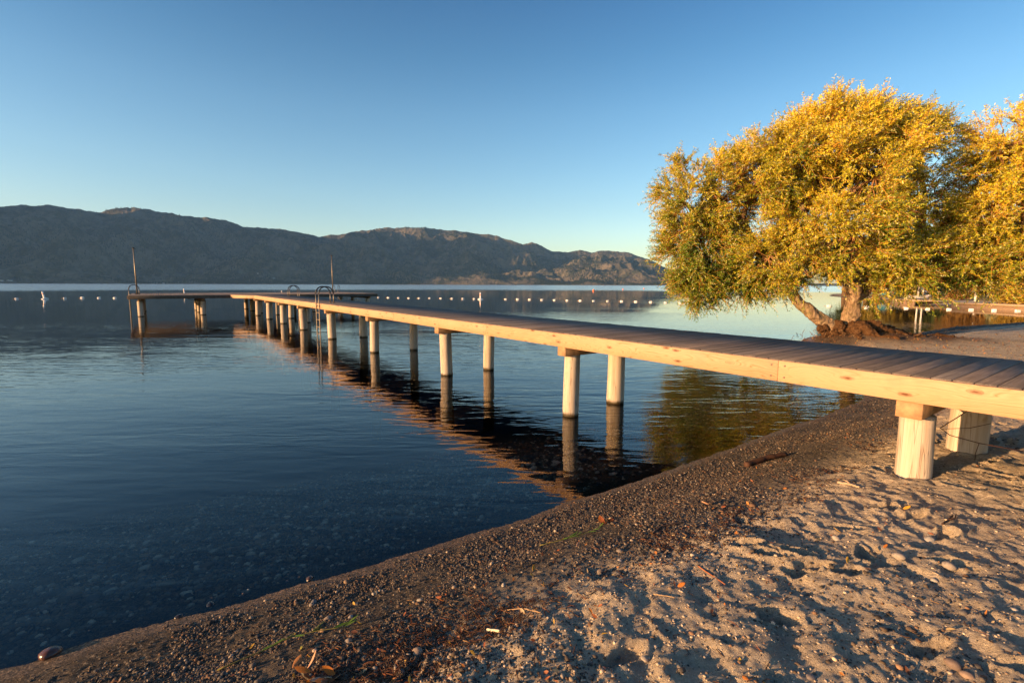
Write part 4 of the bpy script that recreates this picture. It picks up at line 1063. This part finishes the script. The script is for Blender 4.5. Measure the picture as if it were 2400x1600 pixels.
ds = lambda d, x, y: sstep(1.3, 2.0, d) * (0.2 + fbm(x * 2, y * 2, 3, 93)) * 0.8
x, y = scatter(3500, ds)
pebbles('sand_crumbs', x, y, rng.lognormal(math.log(0.0048), 0.42, len(x)), np.array([0.44, 0.35, 0.25]) * rng.uniform(0.7, 1.25, (len(x), 1)), 'crumbs of damp sand lying loose all over the trodden dry sand', cat='sand')
x, y = scatter(3000, ds)
pebbles('sand_grit', x, y, rng.lognormal(math.log(0.0048), 0.45, len(x)), stone_cols(len(x), 1.5, 0.25), 'small grit and pebbles lying scattered on the dry trodden sand', cat='pebbles')

m_ = 16000
x = rng.uniform(7.5, 34, m_ * 3); y = rng.uniform(9, 33, m_ * 3); d_ = shore_dist(x, y)
k = (d_ > 0.02) & (d_ < 9) & (rng.random(m_ * 3) < np.where(d_ < 1.2, 1.0, 0.45) * (0.3 + fbm(x * 1.2, y * 1.2, 3, 95)))
x, y = x[k][:m_], y[k][:m_]
pebbles('shore_gravel', x, y, rng.lognormal(math.log(0.011), 0.5, len(x)), stone_cols(len(x), 1.1, 0.08), 'stones scattered over the beach beyond the walkway and round the willow', cat='gravel')

# individual larger stones, where the photograph shows them
def gp(px, py):
    """point of the beach seen at a photo pixel"""
    d = px_ray(px, py); lo, hi = 1.0, 60.0
    ts = np.linspace(1.2, 40, 4000); X = d.x * ts; Y = d.y * ts; Z = CAMH + d.z * ts
    g = ground(X, Y); k = np.argmax(Z < g); return np.array([X[k], Y[k], g[k]])
def stone(px, py, wpx, col, label, flat=0.6, wet=False):
    p = gp(px, py); dist = math.hypot(p[0], p[1]); s = 0.8 * wpx / 2 / FPX * math.hypot(dist, CAMH - p[2]) 
    th = 14; ph = 9; V = []
    sd_ = int(px * 7 + py)
    r2 = np.random.default_rng(sd_); k1, k2, k3 = r2.uniform(0, 6, 3); asp = r2.uniform(0.65, 0.95)
    b = MB(); prof = []
    for i in range(ph):
        la = -math.pi / 2 + math.pi * i / (ph - 1)
        for j in range(th):
            lo = 2 * math.pi * j / th
            q = np.array([math.cos(la) * math.cos(lo), math.cos(la) * math.sin(lo), math.sin(la)])
            rr = 1 + 0.10 * math.sin(2 * q[0] + k1) + 0.09 * math.sin(3 * q[1] + k2) + 0.07 * math.sin(3.3 * q[2] + 2 * q[0] + k3) + r2.normal(0, 0.012)
            V.append(q * rr * np.array([1, asp, flat]) * s)
    q = [(i * th + j, i * th + (j + 1) % th, (i + 1) * th + (j + 1) % th, (i + 1) * th + j) for i in range(ph - 1) for j in range(th)]
    b.add(V, q, None, tuple(np.array(col) * 0.72))
    o = b.build('stone', MAT['wetstone'] if wet else MAT['pebble'], None, smooth=True); o.location = (p[0], p[1], p[2] + s * flat * 0.1); o.rotation_euler = (0, 0, r2.uniform(0, 3))
    tag(o, label, 'stone', 'larger stones on the beach')
MAT['wetstone'] = m_attr('wet_stone', 0.25, 0.15, 50, 0.5)
ST = [((120, 1531), 40, (0.14, 0.06, 0.04), 'glistening reddish wet stone in the waterline at the bottom left', 1), ((492, 1418), 22, (0.02, 0.02, 0.022), 'black pointed wet stone standing at the waterline left of the middle', 1),
      ((418, 1446), 18, (0.03, 0.022, 0.02), 'small dark wet stone at the waterline left of the black pointed one', 1), ((725, 1357), 22, (0.10, 0.06, 0.045), 'brown wet stone in a cluster of dark ones at the waterline', 1),
      ((1347, 1166), 14, (0.02, 0.02, 0.02), 'small black wet stone at the waterline below the near piles', 1), ((812, 1364), 17, (0.30, 0.20, 0.12), 'tan rounded stone alone on the gravel just above the waterline', 0),
      ((736, 1411), 18, (0.26, 0.24, 0.22), 'grey oval stone above its twin on the gravel', 0), ((731, 1419), 15, (0.30, 0.26, 0.21), 'light grey oval stone touching the one above it on the gravel', 0),
      ((875, 1393), 12, (0.50, 0.44, 0.36), 'small whitish stone on the dark gravel right of the oval pair', 0), ((768, 1451), 19, (0.34, 0.27, 0.21), 'pale brown oval stone on the gravel above the green willow twig', 0),
      ((822, 1446), 15, (0.50, 0.42, 0.35), 'flat white stone on the gravel right of the pale brown oval', 0), ((984, 1406), 15, (0.50, 0.44, 0.36), 'chalky angular stone on the gravel in the lower middle', 0),
      ((1180, 1371), 16, (0.52, 0.46, 0.38), 'whitish stone of a little pile beside the dark debris', 0), ((758, 1479), 20, (0.30, 0.18, 0.10), 'orange brown stone touching the tip of the long green twig', 0),
      ((816, 1504), 18, (0.38, 0.31, 0.24), 'tall pale stone on bare sand right of the long green twig', 0), ((980, 1532), 30, (0.42, 0.31, 0.22), 'large smooth tan stone under a curled leaf near the bottom', 0),
      ((1452, 1292), 18, (0.26, 0.22, 0.19), 'round grey-brown stone beside the debris in the middle of the beach', 0), ((1440, 1280), 12, (0.40, 0.35, 0.29), 'small pale stone touching the round grey-brown one', 0),
      ((1452, 1314), 13, (0.50, 0.44, 0.38), 'white stone below the round grey-brown one', 0), ((1407, 1339), 18, (0.28, 0.22, 0.18), 'brown half-buried stone at the upper edge of the dry sand', 0),
      ((1512, 1548), 20, (0.50, 0.42, 0.33), 'cream egg-shaped stone on the sand near the bottom middle', 0), ((1962, 1264), 22, (0.46, 0.40, 0.33), 'pale flat stone on the sand below the forked twig', 0),
      ((2108, 1305), 28, (0.40, 0.34, 0.28), 'largest pale flat stone on the sand below the near pile', 0), ((2224, 1332), 26, (0.38, 0.32, 0.26), 'long pale stone on the sand right of the largest flat one', 0),
      ((2190, 1362), 15, (0.45, 0.40, 0.33), 'small oval pale stone below the long one', 0), ((2178, 1266), 22, (0.46, 0.42, 0.36), 'whitish long stone on the sand right under the near pile', 0),
      ((2259, 1436), 20, (0.20, 0.18, 0.16), 'round grey stone at the lower right with a long shadow', 0), ((2232, 1557), 30, (0.22, 0.16, 0.13), 'dark brown stone near the bottom right, left of a rounder one', 0),
      ((2266, 1584), 24, (0.34, 0.24, 0.18), 'round tan stone at the bottom right edge', 0), ((1804, 1361), 20, (0.22, 0.16, 0.13), 'brown round stone in the middle of the dry sand', 0),
      ((1840, 1472), 14, (0.45, 0.40, 0.34), 'small white pebble on a sand ridge in the lower right half', 0), ((1900, 1588), 22, (0.26, 0.22, 0.20), 'grey oval stone at the bottom edge right of the middle', 0)]
for (q, wp, c, l_, wet) in ST: stone(*q, wp, c, l_, wet=bool(wet))

# ------------------------------------------------------------------ drift and leaves
def stick(pxs, r0, r1, col, name, label, cat, lift=0.6, forks=()):
    pts = np.array([gp(*q) for q in pxs]); n = 16; t = np.linspace(0, 1, len(pts)); tt = np.linspace(0, 1, n)
    P_ = np.stack([np.interp(tt, t, pts[:, i]) for i in range(3)], -1)
    P_[:, 2] = np.linspace(P_[0, 2], P_[-1, 2], n) * 0.7 + P_[:, 2] * 0.3 + r0 * lift + 0.004
    P_ += rng.normal(0, r0 * 0.12, P_.shape)
    b = MB(); b.tube(P_, np.linspace(r0, r1, n), 8, col, rough=0.06)
    for f in forks:
        q = np.array([gp(*a) for a in f]); q[:, 2] += r0 * lift + 0.01; b.tube(q, np.linspace(r0 * 0.6, r1 * 0.6, len(q)), 6, col)
    b.v[:] = [v - P_[0] for v in b.v]
    o = b.build(name, MAT['pebble'], None, smooth=True); o.location = P_[0]
    return tag(o, label, cat)
stick([(1748, 1094), (1790, 1082), (1842, 1068)], 0.035, 0.028, (0.075, 0.035, 0.02), 'driftwood_log', 'short dark brown driftwood log on the gravel between the water and the near pile', 'driftwood')
stick([(1142, 1478), (1172, 1482)], 0.008, 0.008, (0.72, 0.62, 0.44), 'straw_piece', 'short straight cream-coloured straw on the sand in the lower middle', 'straw')
stick([(1188, 1432), (1225, 1434), (1268, 1438)], 0.003, 0.0025, (0.40, 0.26, 0.14), 'dry_stalk', 'thin dry brown stalk lying on the sand above the cream straw', 'stalk')
stick([(1963, 1133), (1990, 1138), (2014, 1144)], 0.011, 0.008, (0.42, 0.30, 0.20), 'driftwood_twig', 'pale crooked driftwood twig left of the near pile', 'driftwood', forks=([(1990, 1138), (1985, 1131), (1975, 1128)],))
stick([(2208, 1236), (2222, 1226), (2232, 1214)], 0.008, 0.006, (0.06, 0.03, 0.02), 'driftwood_twig', 'dark forked driftwood twig standing up from the sand right of the near pile', 'driftwood', lift=2.0, forks=([(2222, 1226), (2238, 1222), (2240, 1212)],))
stick([(1530, 1252), (1552, 1236), (1600, 1226)], 0.009, 0.005, (0.10, 0.06, 0.04), 'driftwood_twig', 'bent dark brown twig at the upper edge of the dry sand', 'driftwood')
stick([(1636, 1330), (1664, 1352), (1700, 1372)], 0.004, 0.003, (0.34, 0.12, 0.05), 'dry_stalk', 'reddish dry stalk slanting over the middle of the sand', 'stalk')
stick([(1532, 1396), (1560, 1398), (1582, 1403)], 0.004, 0.002, (0.45, 0.30, 0.16), 'dry_stalk', 'pale brown dry stalk in the shaded hollow of the sand', 'stalk')
# wire-thin twig hanging by the near piles
pA = PW(0.75, 1.05, 1.18); ptsT = [PW(0.75, 1.02, 1.2), PW(0.8, 1.2, 0.98), PW(0.95, 1.36, 0.8), PW(1.05, 1.3, 0.72), PW(1.2, 1.1, 0.66), PW(1.35, 0.8, 0.63)]
b = MB(); b.tube(np.array([tuple(q - ptsT[0]) for q in ptsT]), 0.0045, 6, (0.10, 0.04, 0.02)); b.tube(np.array([tuple(PW(1.0, 1.36, 0.78) - ptsT[0]), tuple(PW(1.2, 1.18, 0.80) - ptsT[0]), tuple(PW(1.3, 1.05, 0.86) - ptsT[0])]), 0.003, 5, (0.10, 0.04, 0.02))
b.tube(np.array([tuple(PW(1.2, 1.1, 0.66) - ptsT[0]), tuple(PW(1.22, 1.12, 0.55) - ptsT[0]), tuple(PW(1.22, 1.12, 0.40) - ptsT[0])]), 0.003, 5, (0.10, 0.04, 0.02))
o = b.build('bare_twig', MAT['pebble'], None, smooth=True); o.location = ptsT[0]; tag(o, 'thin bare forked twig dangling under the walkway between the two nearest piles', 'twig')

def leaf_v(L, W_, curl, at, yaw, pitch_, roll=0.0, fold=0.3):
    n = 7; V = []
    for i in range(n):
        t = i / (n - 1); wd = W_ * math.sin(math.pi * min(1, t * 0.93 + 0.04)) ** 0.8
        z = curl * L * (t * t) ; V += [(t * L, -wd, z + fold * wd), (t * L, 0, z), (t * L, wd, z + fold * wd)]
    V = np.array(V)
    Rm = Matrix.Rotation(yaw, 3, 'Z') @ Matrix.Rotation(pitch_, 3, 'Y') @ Matrix.Rotation(roll, 3, 'X')
    V = V @ np.array(Rm).T + np.array(at)
    q = [(i * 3 + j, i * 3 + j + 1, i * 3 + 4 + j, i * 3 + 3 + j) for i in range(n - 1) for j in range(2)]
    return V, q
def willow_twig(pxs, label, nl):
    pts = np.array([gp(*q) for q in pxs]); n = 14; t = np.linspace(0, 1, len(pts)); tt = np.linspace(0, 1, n)
    P_ = np.stack([np.interp(tt, t, pts[:, i]) for i in range(3)], -1); P_[:, 2] = P_[:, 2] * 0.5 + np.linspace(P_[0, 2], P_[-1, 2], n) * 0.5 + 0.02
    o0 = P_[0].copy(); P_ -= o0
    e = empty('willow_twig', o0); tag(e, label, 'twig', 'fresh green willow twigs')
    b = MB(); b.tube(P_, np.linspace(0.004, 0.0018, n), 6, (0.20, 0.17, 0.04)); b.build('stem', MAT['pebble'], e, smooth=True)
    d = P_[-1] - P_[0]; yaw = math.atan2(d[1], d[0])
    for i in range(nl):
        k = rng.uniform(0.15, 1) ** 0.6; j = min(n - 1, int(k * n)); b = MB()
        v, q = leaf_v(rng.uniform(0.05, 0.10), rng.uniform(0.004, 0.0075), rng.uniform(-0.05, 0.15), P_[j] + [0, 0, 0.004], yaw + rng.choice([-1, 1]) * rng.uniform(0.1, 0.55), rng.uniform(-0.25, 0.05), rng.uniform(-0.8, 0.8))
        g = rng.uniform(0.7, 1.2); b.add(v, q, None, (0.12 * g, 0.21 * g, 0.03 * g)); b.build('leaf', MAT['leaf'], e, smooth=True)
willow_twig([(510, 1578), (560, 1555), (620, 1532), (680, 1506), (740, 1490), (808, 1476)], 'long green willow twig lying along the gravel edge at the bottom', 16)
willow_twig([(1265, 1284), (1310, 1272), (1360, 1258), (1416, 1238)], 'shorter green willow twig on the gravel below the big brown leaf', 13)
def leaf_thing(px, py, L, W_, col, label, yaw=None, pitch_=-0.2, curl=0.3, roll=0.5, grp='fallen leaves on the beach'):
    p = gp(px, py); b = MB(); yaw = rng.uniform(0, 6.28) if yaw is None else yaw
    v, q = leaf_v(L * 0.7, W_ * 0.7, curl, (0, 0, 0.008), yaw, pitch_, roll); b.add(v, q, None, col)
    o = b.build('fallen_leaf', MAT['leaf'], None, smooth=True); o.location = p; m = o.modifiers.new('t', 'SOLIDIFY'); m.thickness = 0.0012
    tag(o, label, 'leaf', grp)
OR, YL, PK, BR = (0.55, 0.20, 0.04), (0.62, 0.36, 0.05), (0.62, 0.36, 0.22), (0.30, 0.10, 0.04)
for a in (((1249, 1340), 0.07, 0.014, YL, 'bright yellow curled leaf on the dark debris in the lower middle'), ((1310, 1302), 0.07, 0.012, PK, 'pale pink folded leaf on the gravel below the shorter green twig'),
          ((1352, 1283), 0.06, 0.011, PK, 'small pale leaf right of the shorter green twig'), ((1660, 1136), 0.08, 0.012, (0.7, 0.6, 0.35), 'cream narrow leaf on the gravel left of the pale driftwood twig'),
          ((1664, 1186), 0.12, 0.032, PK, 'broad pale pink shell-like leaf at the upper edge of the dry sand'), ((1690, 1190), 0.06, 0.016, BR, 'small rusty leaf tucked beside the broad pink one'),
          ((2116, 1195), 0.09, 0.018, YL, 'curved yellow leaf on the sand under the near pile'), ((1972, 1252), 0.08, 0.012, YL, 'narrow yellow leaf above the pale flat stone on the sand'),
          ((2046, 1251), 0.06, 0.013, OR, 'orange leaf right of the pale flat stone on the sand'), ((2070, 1286), 0.06, 0.012, OR, 'small orange leaf above the largest pale stone'),
          ((1985, 1322), 0.07, 0.014, YL, 'yellow leaf standing up from the pebbly patch in the sand'), ((1740, 1588), 0.08, 0.014, OR, 'orange leaf at the very bottom right of the middle'),
          ((1588, 1378), 0.07, 0.018, OR, 'orange red leaf in the trampled sand'), ((1043, 1412), 0.06, 0.014, OR, 'orange leaf on the gravel in the lower middle'),
          ((1022, 1402), 0.08, 0.014, BR, 'rusty curled leaf left of the orange one on the gravel'), ((686, 1568), 0.10, 0.022, (0.55, 0.26, 0.10), 'upright orange brown curled leaf below the long green twig'),
          ((706, 1518), 0.09, 0.014, (0.28, 0.26, 0.05), 'narrow yellow green leaf below the long green twig'), ((1190, 1345), 0.08, 0.018, BR, 'rusty leaf on the gravel left of the bright yellow one')):
    (q, L, W_, c, l_) = a; leaf_thing(q[0], q[1], L, W_, c, l_)
def cluster(px, py, cols, n, rr, L, label):
    p = gp(px, py); e = empty('leaf_cluster', p); tag(e, label, 'leaves')
    for i in range(n):
        b = MB(); v, q = leaf_v(L * rng.uniform(0.7, 1.2), L * rng.uniform(0.14, 0.28), rng.uniform(0, 0.5), (rng.uniform(-rr, rr), rng.uniform(-rr, rr) * 0.6, rng.uniform(0.005, 0.03)), rng.uniform(0, 6.28), rng.uniform(-0.5, 0.1), rng.uniform(-1, 1))
        c = np.array(cols[i % len(cols)]) * rng.uniform(0.7, 1.2); b.add(v, q, None, tuple(c)); b.build('leaf', MAT['leaf'], e, smooth=True)
cluster(1412, 1226, [BR, (0.22, 0.09, 0.04), OR], 9, 0.07, 0.075, 'clump of big crinkled brown leaves at the end of the shorter green twig')
cluster(748, 1590, [(0.45, 0.38, 0.28), OR, (0.2, 0.1, 0.05), PK], 12, 0.09, 0.075, 'heap of pale and rusty leaves at the bottom edge below the long green twig')
# dark strand line of rootlets, bark bits and dead weed
def debris():
    b = MB(); n = 4200; k = 0
    x, y = scatter(n, lambda d, x, y: np.exp(-((d + 0.5 * (fbm(x * 0.9, y * 0.9, 3, 21) - .5) - 1.45) / 0.22) ** 2) * sstep(0.46, 0.6, fbm(x * 2.3, y * 2.3, 3, 400)) + 0.012 * (d > 0.4))
    z = ground(x, y)
    for i in range(n):
        a = rng.uniform(0, 3.14); L = rng.uniform(0.006, 0.034); bx = rng.normal(0, 0.4 * L)
        c = [(0.05, 0.025, 0.015), (0.10, 0.05, 0.025), (0.18, 0.07, 0.03), (0.26, 0.16, 0.08)][rng.choice(4, p=[0.4, 0.3, 0.2, 0.1])]
        dx, dy = math.cos(a) * L, math.sin(a) * L; h = rng.uniform(0.002, 0.014)
        r = rng.uniform(0.0012, 0.0032)
        b.tube([(x[i] - dx, y[i] - dy, z[i] + 0.003), (x[i] - dy * 0.2 + bx, y[i] + dx * 0.2, z[i] + h), (x[i] + dx, y[i] + dy, z[i] + rng.uniform(0.002, 0.012))], [r, r, r * 0.6], 3, c, cap=False)
    o = b.build('beach_debris', MAT['pebble'], None); tag(o, 'dark strand of rootlets, bark bits and dead weed between gravel and sand', 'debris', kind='stuff')
debris()

# ------------------------------------------------------------------ haze
def haze():
    b = MB(); b.box(-15500, 8000, -9000, 9500, -6, 1500)
    m = bpy.data.materials.new('haze'); m.use_nodes = True; t = m.node_tree; t.nodes.clear()
    o = t.nodes.new('ShaderNodeOutputMaterial'); v = t.nodes.new('ShaderNodeVolumePrincipled')
    v.inputs['Color'].default_value = (0.27, 0.56, 1.0, 1); v.inputs['Density'].default_value = 4.0e-5; v.inputs['Anisotropy'].default_value = 0.0
    t.links.new(v.outputs[0], o.inputs['Volume'])
    ob = b.build('haze', m); tag(ob, 'thin blue air between the camera and the far hills', 'haze', kind='stuff')
haze()
# bits of leaf scattered along the strand line and the gravel
def litter():
    n = 900
    x, y = scatter(n, lambda d, x, y: np.exp(-((d - 1.45) / 0.4) ** 2) * 0.9 + 0.12 * (d > 0.3))
    xt = 14.5 + rng.normal(0, 3.2, 1500); yt = 17.8 + rng.normal(0, 2.0, 1500); kt = shore_dist(xt, yt) > 0.1
    x = np.concatenate([x, xt[kt]]); y = np.concatenate([y, yt[kt]]); n = len(x)
    b = MB()
    for i in range(n):
        z = float(ground(x[i:i + 1], y[i:i + 1])[0]); L = rng.uniform(0.012, 0.04) * (1.6 if i >= 900 else 1)
        v, q = leaf_v(L, L * rng.uniform(0.12, 0.3), rng.uniform(-0.1, 0.5), (x[i], y[i], z + 0.004), rng.uniform(0, 6.28), rng.uniform(-0.6, 0.1), rng.uniform(-1, 1))
        c = [(0.30, 0.10, 0.04), (0.50, 0.20, 0.05), (0.12, 0.05, 0.03), (0.45, 0.34, 0.20), (0.55, 0.34, 0.06)][rng.choice(5, p=[0.3, 0.2, 0.25, 0.15, 0.1])]
        b.add(v, q, None, c)
    tag(b.build('leaf_litter', MAT['leaf'], None, smooth=True), 'small dead leaf bits strewn along the strand line and over the gravel', 'leaves', kind='stuff')
litter()
